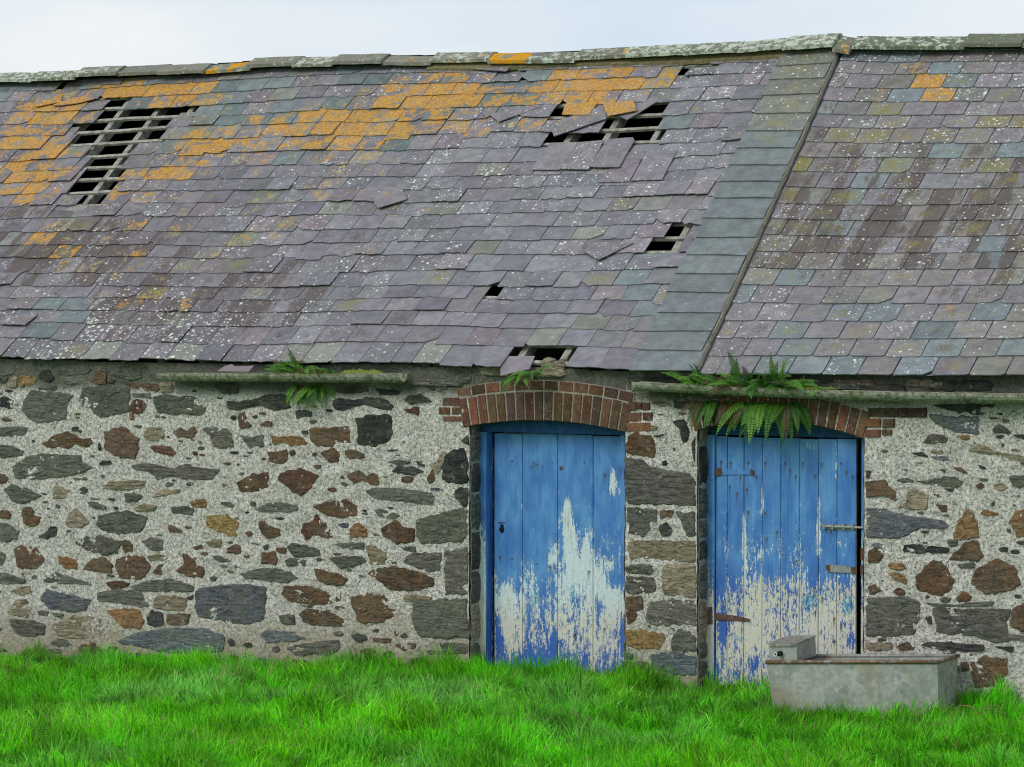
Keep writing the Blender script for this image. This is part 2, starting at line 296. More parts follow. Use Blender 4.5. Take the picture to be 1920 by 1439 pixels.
def mk(name,g,mat,parent=None,smooth=False,org=None):
    V=np.array(g.V,float)
    o0=np.array(org,float) if org is not None else (V.min(0)+V.max(0))/2
    me=bpy.data.meshes.new(name); me.from_pydata((V-o0).tolist(),[],g.F)
    for k,a in g.A.items():
        a=np.array(a,float)
        if a.shape[1]==4:
            at=me.attributes.new(k,'FLOAT_COLOR','POINT'); at.data.foreach_set('color',a.ravel())
        else:
            at=me.attributes.new(k,'FLOAT_VECTOR','POINT'); at.data.foreach_set('vector',a.ravel())
    me.materials.append(mat)
    if smooth: me.polygons.foreach_set('use_smooth',[True]*len(me.polygons))
    me.update()
    o=bpy.data.objects.new(name,me); COL.objects.link(o)
    if parent is not None: o.parent=parent; o.location=o0-WLOC[parent.name]
    else: o.location=o0
    WLOC[o.name]=o0; return o
def box(g,lo,hi,**at):
    x0,y0,z0=lo;x1,y1,z1=hi
    V=[(x0,y0,z0),(x1,y0,z0),(x1,y1,z0),(x0,y1,z0),(x0,y0,z1),(x1,y0,z1),(x1,y1,z1),(x0,y1,z1)]
    F=[(0,3,2,1),(4,5,6,7),(0,1,5,4),(1,2,6,5),(2,3,7,6),(3,0,4,7)]
    return g.add(V,F,**at)
def bbox(g,lo,hi,b=.004,**at):
    """box with chamfered long edges towards -y (worn front arrises)"""
    x0,y0,z0=lo;x1,y1,z1=hi
    V=[(x0+b,y0,z0+b),(x1-b,y0,z0+b),(x1-b,y0,z1-b),(x0+b,y0,z1-b),(x0,y0+b,z0),(x1,y0+b,z0),(x1,y0+b,z1),(x0,y0+b,z1),(x0,y1,z0),(x1,y1,z0),(x1,y1,z1),(x0,y1,z1)]
    F=[(0,1,2,3),(4,5,1,0),(5,6,2,1),(6,7,3,2),(7,4,0,3),(8,9,5,4),(9,10,6,5),(10,11,7,6),(11,8,4,7),(11,10,9,8)]
    return g.add(V,F,**at)
def tube(g,pts,rad,n=8,cap=True,**at):
    pts=[np.array(p,float) for p in pts]; V=[];F=[]
    for i,p in enumerate(pts):
        d=pts[min(i+1,len(pts)-1)]-pts[max(i-1,0)]; d/=np.linalg.norm(d)+1e-9
        a=np.cross(d,[0,0,1.]); 
        if np.linalg.norm(a)<.05: a=np.cross(d,[1.,0,0])
        a/=np.linalg.norm(a); b=np.cross(d,a); r=rad[i] if hasattr(rad,'__len__') else rad
        for k in range(n): t=2*math.pi*k/n; V.append(p+r*(math.cos(t)*a+math.sin(t)*b))
    for i in range(len(pts)-1):
        for k in range(n): F.append((i*n+k,i*n+(k+1)%n,(i+1)*n+(k+1)%n,(i+1)*n+k))
    if cap: F.append(tuple(range(n))[::-1]); F.append(tuple((len(pts)-1)*n+k for k in range(n)))
    return g.add(V,F,**at)
# ================================================================== GROUND
gzx=[-14,-5.4,-3.0,-.36,1.05,1.9,3.2,5,12]; gzz=[-.40,-.33,-.24,-.12,-.13,-.18,-.14,-.02,.05]
def gz(x,y): 
    return np.interp(x,gzx,gzz)-.09*np.clip(-np.asarray(y)/.6,0,1)*np.clip((np.asarray(x)-1.6)/.7,0,1)+ (fbm(np.asarray(x)*.9+3,np.asarray(y)*.9+5,5,3)-.5)*.16*np.clip(-np.asarray(y)/.8,0,1)
xs=np.concatenate([[-400,-120,-40,-20],np.linspace(-14,12,131),[20,40,120,400]]); ys=np.concatenate([[-400,-120,-50,-24],np.linspace(-14,2,81),[12,60,400]])
X,Y=np.meshgrid(xs,ys); Z=gz(X,Y); nx=len(xs)
g=Geo(); g.add(np.stack([X.ravel(),Y.ravel(),Z.ravel()],1),[(j*nx+i,j*nx+i+1,(j+1)*nx+i+1,(j+1)*nx+i) for j in range(len(ys)-1) for i in range(nx-1)])
tag(mk('ground',g,M_SOIL,smooth=True),'grassy ground in front of the old stone barn',kind='structure')
# ================================================================== BARN
BX0,BX1=-10.2,6.6; YE,YR=-.12,3.6
barn=tag(empty('stone_barn',(0,0,0)),'old rubble stone barn with broken slate roof and two peeling blue doors','barn')
# ---- roof surface
def poly(pts,Y): 
    w=[W(a,b,Y) for a,b in pts]; return [p[0] for p in w],[p[2] for p in w]
ex,ez_=poly([(0,680),(250,685),(480,690),(700,690),(870,696),(1000,697),(1185,703),(1305,706),(1920,706)],YE)
rx,rz_=poly([(0,150),(160,151),(300,140),(480,128),(700,120),(860,116),(1000,112),(1280,105),(1475,92),(1590,84),(1700,88),(1920,88)],YR)
def roofp(x,v,off=0.):
    y=YE+v*(YR-YE); e=np.interp(x,ex,ez_); r=np.interp(x,rx,rz_); z=e+(r-e)*v
    z+= -.05*math.sin(math.pi*min(max(v,0),1))*(.5+.5*float(vn(x*.35,v*2,9))) +.02*(float(vn(x*1.1,v*4,3))-.5)
    p=math.atan2(r-e,YR-YE); return np.array([x,y-math.sin(p)*off,z+math.cos(p)*off])
SL=math.hypot(YR-YE,2.92)
def RV(px,py):
    lo,hi=-.15,1.15
    for _ in range(40):
        v=(lo+hi)/2; q=W(px,py,YE+v*(YR-YE)); s=roofp(q[0],v)
        if q[2]>s[2]: lo=v
        else: hi=v
    return q[0],v
def xof(x,v): return x
rowsL=[RV(1000,b)[1] for b in [690,655,623,597,568,540,512,483,458,432,405,380,353,327,302,278,253,227,205,181,159,138]]+[.985]
rowsR=[RV(1700,b)[1] for b in [708,673,640,607,574,541,510,479,448,418,389,358,328,300,272,244,220,195,169,143,121,100]]+[1.0]
vl=[RV(1185,704),RV(1475,99)]; vr=[RV(1305,708),RV(1582,86)]
XL=lambda v: vl[0][0]+(vl[1][0]-vl[0][0])*v; XR=lambda v: vr[0][0]+(vr[1][0]-vr[0][0])*v
def inpoly(x,y,P):
    c=False;j=len(P)-1
    for i in range(len(P)):
        if (P[i][1]>y)!=(P[j][1]>y) and x<(P[j][0]-P[i][0])*(y-P[i][1])/(P[j][1]-P[i][1]+1e-12)+P[i][0]: c=not c
        j=i
    return c
HOLES=[[(172,181),(238,178),(234,196),(374,197),(366,212),(335,216),(326,232),(298,240),(282,262),(258,266),(240,285),(230,318),(220,338),(202,360),(186,378),(134,378),(146,352),(166,330),(150,310),(152,285),(138,262),(160,235),(185,215),(190,200)],
 [(1016,268),(1032,244),(1046,262),(1110,240),(1145,222),(1178,220),(1205,215),(1225,200),(1250,215),(1240,240),(1258,260),(1283,268),(1272,281),(1200,282),(1185,264),(1080,267)],
 [(1040,222),(1056,198),(1068,198),(1062,224)],
 [(1262,138),(1292,139),(1288,154),(1250,154)],[(1304,115),(1332,115),(1322,128),(1297,128)],
 [(1247,431),(1301,429),(1286,473),(1229,473)],[(920,541),(950,541),(940,560),(910,560)],
 [(905,134),(1005,133),(1003,141),(910,141)],[(118,151),(132,151),(126,162)],
 [(940,668),(1052,672),(1044,700),(916,702)]]
def slate_geo(pts,vmid,xmid,off0,off1,th,tint,lich):
    """pts: outline (x,v) counter-clockwise seen from outside; offsets above the boarding from tail (off0) to head (off1)"""
    vs=[p[1] for p in pts]; v0,v1=min(vs),max(vs); T=[];B=[];U=[]
    for (x,v) in pts:
        f=(v-v0)/(v1-v0+1e-9); o=off0+(off1-off0)*f; T.append(roofp(x,v,o)); B.append(roofp(x,v,o-th)); U.append((x-xmid,(v-vmid)*SL,0.))
    n=len(pts); F=[tuple(range(n)),tuple(range(2*n-1,n-1,-1))]+[(i,i+n,(i+1)%n+n,(i+1)%n) for i in range(n)]
    return Geo().add(T+B,F,tint=tint,lich=lich,luv=U+U)
OR=[(250,190,160,40,.15),(90,260,120,90,.1),(330,280,160,60,.2),(800,190,220,60,.15),(1130,170,150,40,.1),(60,230,110,40,.45),(100,330,110,40,.35),(340,180,80,20,.6),(900,165,90,20,.45),(560,230,90,30,.3),(700,270,120,25,.35),(1000,190,60,12,.5),(300,172,110,16,.8),(215,165,60,14,.6),(110,205,50,22,.75),(60,285,80,60,.55),(20,365,60,40,.75),(385,272,60,22,.85),(310,325,70,18,.8),(240,375,60,18,.7),(150,410,60,20,.4),(510,150,45,10,.75),(490,215,70,35,.35),(660,118,60,6,.5),
 (780,160,110,12,.5),(760,195,110,22,.9),(700,238,110,22,.85),(870,185,70,20,.5),(860,240,80,20,.5),(1050,165,60,14,.7),(1120,155,90,18,.85),(1180,160,70,16,.9),(1110,180,60,20,.8),(1190,205,30,12,.9),(620,235,40,30,.5),(980,238,40,14,.5),(600,300,260,40,.32),(540,265,110,30,.4),(1280,190,70,20,.35),(1350,205,40,10,.6),
 (1710,125,22,8,.8),(1745,155,24,14,1.0),(1770,180,22,14,.9),(1650,180,40,10,.4),(80,450,20,8,.8),(130,470,25,8,.8),(120,490,30,8,.7),(215,660,12,8,.7)]
TN=[(420,400,260,70,.33),(200,480,200,70,.3),(330,530,220,50,.25),(620,340,140,50,.3),(100,330,120,60,.3)]
WHF=[(200,640,350,50,.3),(300,560,350,60,.2),(950,330,200,60,.25),(1150,120,300,40,.3),(700,470,300,60,.1),(1380,150,60,60,.35),(800,600,150,60,-.25),(1050,620,150,60,-.4),(230,250,200,60,-.15)]
DKF=[(100,480,260,90,.85),(350,590,280,70,.65),(650,400,200,60,.25),(620,500,250,60,.25),(900,480,200,60,.1),(700,620,120,60,.2)]
BLU=[(120,150,90,25,.8),(30,210,60,50,.7),(470,190,140,60,.75),(680,140,110,20,.6),(660,190,40,40,.5),(120,570,80,30,.85),(60,600,40,25,.6),(1200,580,30,25,.8),(800,250,600,80,.12)]
def slate_attr(px,py,right=False,verge=False):
    j=lambda a:random.uniform(-a,a)
    s=random.random()
    if verge:
        c=lin(jc((116,122,124),5,1.5)) if py>250 else lin(jc((118,119,114),6,2))
        return (*c,s),(.0 if py>240 or py<180 or random.random()<.6 else .3,.1 if py>250 else .42,.05 if py>300 else .45,.05)
    if right:
        k=random.random()
        if k<.15: c=(118,127,131)
        elif k<.7: c=(128,124,128)
        else: c=(126,123,120)
        c=lin(jc(c,8,2))
        o=gsum(px,py,OR)*1.3; o=o*random.uniform(.8,1.2) if o>.15 else (random.random()<.06)*.25
        ol=.62*math.exp(-((py-240)/95)**2)*random.uniform(.0,1.25)+(.32*random.uniform(0,1.5) if py>300 else 0)
        dk=.85*math.exp(-((py-400)/110)**2)*random.uniform(.4,1.2)+.32*random.random()
        return (*c,s),(max(o,0),.35+j(.25)+(.15 if py<260 else 0),ol,dk)
    b=gsum(px,py,BLU); k=random.random()
    if k<b: c=(110,119,121)
    elif k<b+.06: c=(126,127,120)
    elif k<b+.16: c=(128,120,125)
    else: c=(123,121,127) if px>500 else (117,113,118)
    if px>1000 and py<470: c=tuple(v+3 for v in c)
    c=lin(jc(c,11,2))
    o=gsum(px,py,OR); o=o*random.uniform(.8,1.15) if o>.08 else 0
    tn=gsum(px,py,TN); 
    if random.random()<tn*1.6 and o<.3: o=max(o,random.uniform(.25,.5))
    if k<b and o<.5: o*=.6
    w=.34+gsum(px,py,WHF)+j(.3)
    if k<b: w*=.5
    ol=.28*random.random() if py<260 else (.5 if random.random()<.03 else .05)
    return (*c,s),(min(o,.95),max(w,0),ol,max(0,gsum(px,py,DKF)*random.uniform(.3,1.3)-(.25 if k<b else 0)))
def outline(x0,x1,v0,v1,rot=0,jag=.004,chip=0,rnd=False):
    """slate outline, tail edge roughly dressed, corners sometimes broken off"""
    w=x1-x0; P=[]; j=lambda a:random.uniform(-a,a); js=jag/SL
    c0=c1=0
    if rnd: c0=random.uniform(.008,.022); c1=random.uniform(.008,.022)
    if chip==1: c0=random.uniform(.03,.09)
    if chip==2: c1=random.uniform(.03,.09)
    P.append((x0,v0+(c0+.001)/SL*.8))
    P.append((x0+c0*1.1+.002,v0+j(js)*.5))
    for f in (.3,.5,.72): P.append((x0+w*f+j(.02),v0+j(js)))
    P.append((x1-c1*1.1-.002,v0+j(js)*.5)); P.append((x1,v0+(c1+.001)/SL*.8))
    P.append((x1+j(.003),v0+(v1-v0)*.3)); P.append((x1,v1)); P.append((x0,v1)); P.append((x0+j(.003),v0+(v1-v0)*.3))
    if rot:
        cx,cv=(x0+x1)/2,(v0+v1)/2; c,s=math.cos(rot),math.sin(rot)
        P=[(cx+(x-cx)*c-(v-cv)*SL*s,cv+((x-cx)*s+(v-cv)*SL*c)/SL) for x,v in P]
    return P
roofL=None
g=Geo()      # rear slope, wall plate and far boarding, one part per roof
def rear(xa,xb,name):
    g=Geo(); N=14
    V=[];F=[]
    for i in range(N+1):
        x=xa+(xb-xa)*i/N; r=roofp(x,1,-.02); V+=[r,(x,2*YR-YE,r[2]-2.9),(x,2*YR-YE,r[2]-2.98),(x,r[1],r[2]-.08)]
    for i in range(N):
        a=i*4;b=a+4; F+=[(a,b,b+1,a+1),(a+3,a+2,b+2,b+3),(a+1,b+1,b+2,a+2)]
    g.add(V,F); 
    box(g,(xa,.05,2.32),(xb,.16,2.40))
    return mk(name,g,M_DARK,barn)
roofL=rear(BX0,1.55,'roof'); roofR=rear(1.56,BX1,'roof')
tag(roofL,'long patched roof with holes and orange lichen'); tag(roofR,'sound roof with regular olive and grey slates')
# rafters and battens
for i,x in enumerate(np.arange(BX0+.3,1.5,.45)):
    x+=random.uniform(-.03,.03); V=[];w=.03
    for v in np.linspace(.035,.995,9):
        for sx,o in ((-w,-.035),(w,-.035),(w,-.13),(-w,-.13)): V.append(roofp(x+sx,v,o))
    F=[(k*4+a,k*4+(a+1)%4,k*4+4+(a+1)%4,k*4+4+a) for k in range(8) for a in range(4)]+[(3,2,1,0),(32,33,34,35)]
    mk('rafter',Geo().add(V,F),M_BAT,roofL)
def batten(v,xa,xb,par):
    V=[];n=max(2,int((xb-xa)/.5))
    for k in range(n+1):
        x=xa+(xb-xa)*k/n
        for dv,o in ((-.019,-.010),(.019,-.010),(.019,-.034),(-.019,-.034)): V.append(roofp(x,v+dv/SL+.0015*math.sin(x*3+v*40),o+.005*math.sin(x*5+v*60)))
    F=[(k*4+a,k*4+(a+1)%4,k*4+4+(a+1)%4,k*4+4+a) for k in range(n) for a in range(4)]+[(3,2,1,0),(4*n,4*n+1,4*n+2,4*n+3)]
    mk('batten',Geo().add(V,F),M_BAT,par)
for k in range(22):
    v=rowsL[k]+.35*(rowsL[k+1]-rowsL[k]); batten(v,BX0,XL(v)+.1,roofL)
# slates, left roof
GL=.0; cand=[]
def inhole(x,v):
    px,py=PX(roofp(x,v,.01)); return 1. if inpoly(px,py,HOLES[0]) else (1.6 if any(inpoly(px,py,h) for h in HOLES) else 0)
SMALLC=[RV(sum(p[0] for p in h)/len(h),sum(p[1] for p in h)/len(h)) for h in HOLES[2:9]]
def _snap(x,v):
    k=max(i for i in range(22) if rowsL[i]<=v+.004); return x,(rowsL[k]+min(rowsL[k+1],1))/2
SMALLC=[_snap(x,min(v,.96)) for x,v in SMALLC]
for k in range(22):
    v0=rowsL[k]; gauge=rowsL[k+1]-v0; g0=rowsL[1]-rowsL[0] if k==0 else gauge
    x=BX0-.14*(k%2)-random.uniform(0,.05); w0=.292
    while x<XL(v0)+.06:
        w=w0*random.uniform(.9,1.1)*(1 if random.random()>.05 else random.uniform(.6,1.35)); x1=x+w
        xm=x+w/2; dv=(float(vn(xm*.55,k*.37,21))-.5)*gauge*.5+random.uniform(-.04,.04)*gauge
        if k==0: dv=random.uniform(-.1,.03)*gauge
        if random.random()<.03: dv-=gauge*random.uniform(.15,.4)
        head=min(v0+gauge*2.12+dv,1.0); va=v0+dv
        samp=[(a,b) for a in (.1,.3,.5,.7,.9) for b in (.1,.26,.42,.58,.74,.9)]
        ve=v0+gauge
        he=[inhole(x+w*a,va+(ve-va)*b)>0 for a in (.1,.3,.5,.7,.9) for b in (.2,.5,.8)]
        hu=[inhole(x+w*a,ve+(head-ve)*b)>0 for a in (.1,.3,.5,.7,.9) for b in (.15,.5,.85)] if head>ve else []
        if sum(he)>=6 or (k==0 and inhole(xm,va+.4*gauge)): x=x1+.004; continue
        if any(x<=hx<=x1 and va<=hv<=ve for hx,hv in SMALLC): x=x1+.004; continue
        if sum(hu)>=4 or any(x<=hx<=x1 and ve<hv<=head for hx,hv in SMALLC): head=min(head,ve+gauge*random.uniform(.0,.14))
        vt=min(v0+gauge,1.0); px,py=PX(roofp(xm,v0+gauge*.5))
        ti,li=slate_attr(px,py)
        rot=random.gauss(0,.008)+(random.uniform(-.06,.06) if random.random()<.06 else 0)
        chip=random.choice([1,2]) if random.random()<.13 else 0
        P=outline(x+.0025,x1-.0025,va,head,rot,.009 if random.random()>.15 else .02,chip)
        lift=.022+random.uniform(-.002,.006)+(.012 if random.random()<.08 else 0)
        gg=slate_geo(P,va+gauge*.5,xm,lift,.003,.007,ti,li)
        sc_=1.; vis=(-15<px<1935 and py>60)
        cand.append((vis,-w*py*gauge,gg)); x=x1+.001
vis=[c for c in cand if c[0]]; vis.sort(key=lambda c:c[1]); rest=[c for c in cand if not c[0]]+vis[300-14:]
for c in vis[:300-14]: mk('slate',c[2],M_SL,roofL)
G_=Geo(); [G_.merge(c[2]) for c in rest]; tag(mk('slate_field',G_,M_SL,roofL),kind='stuff')
# slipped, turned and broken slates, traced one by one on the slope
def z2(*p): return [(a/3+640,b/3+60) for a,b in p]
def z5(*p): return [(a/3+640,b/3+440) for a,b in p]
def z1(*p): return [(a/3,b/3+80) for a,b in p]
SLIP=[(z2((1170,540),(1205,612),(1500,505),(1485,425)),.05,(.45,.4,0,0)),(z2((1480,425),(1508,505),(1672,470),(1650,402)),.065,(1.0,.5,0,0)),
 (z2((1570,490),(1612,512),(1785,400),(1760,372)),.035,(.2,.2,.3,0)),(z2((1270,415),(1248,486),(1400,490),(1446,410)),.045,(1.05,.2,0,0)),
 (z2((835,480),(892,527),(1130,432)),.045,(.2,.4,0,0)),(z2((165,930),(215,1015),(380,960),(345,890),(190,890)),.05,(.25,.3,0,.2)),
 (z2((1370,1255),(1455,1307),(1650,1203),(1420,1200)),.05,(0,.6,0,0)),
 (z2((1070,795),(1232,797),(1337,633),(1180,640)),.042,(0,.25,.1,.1)),(z2((1240,792),(1398,797),(1482,622),(1340,635)),.046,(0,.55,.1,.1)),(z2((1402,783),(1572,785),(1655,625),(1645,608),(1500,620)),.05,(.35,.3,.1,.1)),
 (z2((1450,862),(1625,858),(1715,680),(1590,690)),.034,(0,.4,.1,.1)),(z2((1635,856),(1810,850),(1895,672),(1725,680)),.038,(0,.4,.1,.1)),
 (z2((660,225),(935,245),(965,205),(590,185)),.05,(.3,.3,.6,.1)),(z2((970,215),(1330,205),(1340,170),(985,185)),.04,(.4,.3,.6,.1)),
 (z5((892,692),(900,805),(1060,765),(1090,690)),.02,(0,0,0,.0)),(z1((300,375),(440,360),(545,330),(530,305),(380,330)),.045,(.9,.4,.2,.0)),
 (z1((205,382),(350,350),(360,300),(210,300)),.045,(.7,.2,.3,.1)),(z1((420,250),(680,245),(705,212),(455,205)),.03,(0,.2,.1,0)),
 (z1((0,1335),(60,1345),(110,1295),(210,1245),(40,1250)) if False else [(2,615),(50,617),(72,597),(70,590),(15,600)],.05,(.4,.6,.2,.1))]
for P,off,li in SLIP:
    q=[RV(a,b) for a,b in P]; xm=sum(a for a,b in q)/len(q); vm=sum(b for a,b in q)/len(q)
    # densify outline with a little chipping
    Q=[]
    for i in range(len(q)):
        a,b=q[i],q[(i+1)%len(q)]
        Q+= [a,((a[0]*.62+b[0]*.38)+random.uniform(-.004,.004),(a[1]*.62+b[1]*.38)+random.uniform(-.001,.001))]
    c=lin(jc((127,121,127),6,2))
    Q=[(x,v) for x,v in Q]
    mk('slate',slate_geo(Q,vm,xm,off,off*.6,.008,(*c,random.random()),li),M_SL,roofL)
# right roof
for k in range(22):
    v0=rowsR[k]; gauge=rowsR[k+1]-v0; x=XR(v0)+.028; w0=.305; first=True; ph=(k%2)*.5+.06*random.random()
    while x<BX1:
        w=w0*random.uniform(.95,1.05)
        if first: w=w0*(.95 if k%2 else .48)*random.uniform(.9,1.1); first=False
        x1=x+w; xm=x+w/2; head=min(v0+gauge*2.1,1.0); px,py=PX(roofp(xm,v0+gauge*.5))
        ti,li=slate_attr(px,py,right=True)
        P=outline(x+.004,x1-.004,v0+random.uniform(-.03,.03)*gauge,head,random.gauss(0,.004),.003,random.choice([1,2]) if random.random()<.03 else 0,True)
        gg=slate_geo(P,v0+gauge*.5,xm,.024+random.uniform(0,.004),.004,.009,ti,li)
        if px<1960: mk('slate',gg,M_SL,roofR)
        else: GL=GL or Geo(); GL.merge(gg)
        x=x1+.002
tag(mk('slate_field',GL,M_SL,roofR),kind='stuff')
g=Geo()
for xa_ in np.arange(BX0,BX1-.3,.3):
    q=roofp(xa_+.15,1,0); box(g,(xa_,YR-.03,q[2]-.12),(xa_+.3,YR+.03,q[2]+.07))
mk('ridge_board',g,M_DARK,roofL)
# torching / boarding below the right slates
V=[];F=[];xs_=np.linspace(1.2,BX1,12)
for x in xs_:
    for v in np.linspace(0.004,.995,7): V.append(roofp(max(x,XR(v)-.25),v,-.003))
for i in range(11):
    for j in range(6): a=i*7+j; F.append((a,a+7,a+8,a+1))
mk('torching',Geo().add(V,F),simple('lavender_torching',(112,106,118),(134,128,140),30),roofR)
# verge column of wide slates
vb=[RV(1250,b)[1] for b in [705,667,631,596]]+[RV(1290,558)[1],RV(1300,523)[1],RV(1320,488)[1],RV(1340,455)[1],RV(1350,419)[1],RV(1365,381)[1],RV(1380,350)[1],RV(1400,319)[1],RV(1415,287)[1],RV(1430,255)[1],RV(1460,222)[1],RV(1480,187)[1],RV(1500,157)[1],RV(1520,130)[1],.985]
for k in range(18):
    v0=vb[k]; g1=vb[k+1]-v0; xa=XL(v0+g1*.5); xb=XR(v0+g1*.5); sh=(XL(1)-XL(0))*(g1)*.5
    head=min(v0+g1*1.6,1.0); P=outline(xa-.01+random.uniform(-.015,.015),xb-.012+random.uniform(-.01,.01),v0,head,random.gauss(0,.012)+.0,.004,0)
    P=[(x+(XL(1)-XL(0))*((v-v0)-g1*.5),v) for x,v in P]
    px,py=PX(roofp((xa+xb)/2,v0+g1*.5)); ti,li=slate_attr(px,py,verge=True)
    mk('verge_slate',slate_geo(P,v0+g1*.5,(xa+xb)/2,.062,.042,.012,ti,li),M_SL,roofL)
V=[];F=[]
for i in range(41):
    v=i/40; x=XR(v); j=random.uniform(-.006,.006)
    for dx,o in ((-.006,.054),(.003,.044+j),(.012,.018),(-.006,.0)): V.append(roofp(x+dx+j,v,o))
F=[(k*4+a,k*4+(a+1)%4,k*4+4+(a+1)%4,k*4+4+a) for k in range(40) for a in range(4)]+[(3,2,1,0),(160,161,162,163)]
mk('mortar_fillet',Geo().add(V,F),M_FIL,roofL)
# ridge tiles: each a folded stone tile; top line traced
def ridge(pxa,pxb,ya,yb,ha,par,orr=0,ol=(128,126,116),seg=None,off=0):
    a=W(pxa,ya,YR+.0); b=W(pxb,yb,YR+.0); h=ha/200.; d=h*1.0; hj=random.uniform(-.010,.010); yj=random.uniform(-.03,.012)
    V=[]; N=6
    for i in range(N+1):
        t=i/N; p=a*(1-t)+b*t; jz=random.uniform(-.003,.003)+hj; p=p+np.array([0,yj,0])
        for dy,dz in ((-.10-d*.9,-h-.03-off),(-.10-d*.9-.003,-h+.002-off),(-.02,0),(.02,0),(d+.1,-h),(d+.1,-h-.02),(0,-.03)):
            V.append((p[0],p[1]+dy,p[2]+dz+jz))
    F=[(k*7+a_,k*7+(a_+1)%7,k*7+7+(a_+1)%7,k*7+7+a_) for k in range(N) for a_ in range(7)]+[tuple(range(6,-1,-1)),tuple(N*7+k for k in range(7))]
    c=lin(jc(ol,8,2))
    return mk('ridge_tile',Geo().add(V,F,tint=(*c,1),lich=(orr,random.uniform(0,1),0,0)),M_RT,par)
xs0=W(-260,137,YR)[0]
RTL=[(-420,-340,150,147),(-339,-260,147,144),(-259,-180,144,141),(-179,-90,141,139),(-89,-2,139,137),(-1,77,136,136),(78,160,136,134),(161,238,128,124),(237,320,125,121),(315,402,123,119),(395,485,120,112),(480,570,111,107),(565,640,107,105),(641,733,105,103),(732,823,102,102),(822,930,101,99),(931,1004,99,98),(1003,1094,99,97),(1093,1190,94,89),(1189,1300,90,84),(1299,1400,85,79),(1399,1486,79,72)]
for a,b,y0,y1 in RTL:
    o=gsum((a+b)/2,110,[(420,110,60,60,.7),(500,110,40,60,.4),(650,110,60,60,.5),(960,110,90,60,.85),(800,110,60,60,.5),(1150,110,50,60,.4),(1270,110,40,60,.35)])
    ridge(a,b,y0,y1,16 if a<1000 else 17,roofL,o)
ridge(1485,1579,70,63,22,roofL,.3); 
ridge(1580,1611,66,71,26,roofR,.5)
for a,b,y0,y1 in [(1611,1717,70,71),(1716,1822,68,68),(1821,1930,66,65),(1931,2040,65,64),(2041,2150,64,63),(2151,2260,63,62)]: ridge(a,b,y0,y1,20,roofR,.0,(104,112,96))
# mortar bedding strip below ridge tiles
V=[];F=[]
for i,px in enumerate(np.linspace(815,1575,90)):
    x=W(px,110,YR)[0]; j=random.uniform(-.008,.008)
    for v,o in ((.962+j*.3,.012),(.964+j*.3,.045),(1.0,.06),(1.0,.0)): V.append(roofp(x,v,o))
F=[(k*4+a,k*4+(a+1)%4,k*4+4+(a+1)%4,k*4+4+a) for k in range(89) for a in range(4)]+[(3,2,1,0),(89*4,89*4+1,89*4+2,89*4+3)]
mk('ridge_bedding',Geo().add(V,F),simple('mossy_bedding',(104,96,70),(140,132,96),40,.8,.008,c3=(128,120,50)),roofL)
# ================================================================== WALL
# openings (left, right, spring height, crown height) measured on the wall face
def arc(pts):   # circle through three points (x,z)
    (x1,y1),(x2,y2),(x3,y3)=pts; a=x1*(y2-y3)-y1*(x2-x3)+x2*y3-x3*y2
    b=(x1**2+y1**2)*(y3-y2)+(x2**2+y2**2)*(y1-y3)+(x3**2+y3**2)*(y2-y1); c=(x1**2+y1**2)*(x2-x3)+(x2**2+y2**2)*(x3-x1)+(x3**2+y3**2)*(x1-x2)
    cx=-b/2/a; cy=-c/2/a; return cx,cy,math.hypot(x1-cx,y1-cy)
def wx(p): q=W(*p); return q[0],q[2]
A1=arc([wx((872,801)),wx((1018,789)),wx((1174,811))]); A2=arc([wx((1305,808)),wx((1440,790)),wx((1617,822))])
O1=(W(882,1000)[0],W(1172,1000)[0]); O2=(W(1309,1000)[0],W(1620,1000)[0])
def openz(x):
    if O1[0]<x<O1[1]: return A1[1]+math.sqrt(max(A1[2]**2-(x-A1[0])**2,0))
    if O2[0]<x<O2[1]: return A2[1]+math.sqrt(max(A2[2]**2-(x-A2[0])**2,0))
    return None
ZT=2.52; Z0=-.7
def wtop(x): return np.interp(x,ex,ez_)+.03
dxg=.0125; xs=np.arange(-6.1,5.2,dxg); zs=np.arange(-.5,2.56,dxg)
X,Z=np.meshgrid(xs,zs); 
Yd=-(fbm(X*9,Z*9,1,4)-.5)*.024-(fbm(X*55,Z*55,2,3)-.5)*.016-(fbm(X*1.3,Z*1.3,4,2)-.5)*.03
def wy(x,z): return float(-(fbm(x*1.3,z*1.3,4,2)-.5)*.03)
oz=np.array([openz(x) if openz(x) is not None else -9 for x in xs]); keep=Z>oz[None,:]
tp=np.array([wtop(x)+.0 for x in xs]); keep&=Z<tp[None,:]
idx=-np.ones(X.shape,int); idx[keep]=np.arange(keep.sum())
V=np.stack([X[keep],Yd[keep],Z[keep]],1)
q=keep[:-1,:-1]&keep[1:,:-1]&keep[:-1,1:]&keep[1:,1:]
F=np.stack([idx[:-1,:-1][q],idx[:-1,1:][q],idx[1:,1:][q],idx[1:,:-1][q]],1)
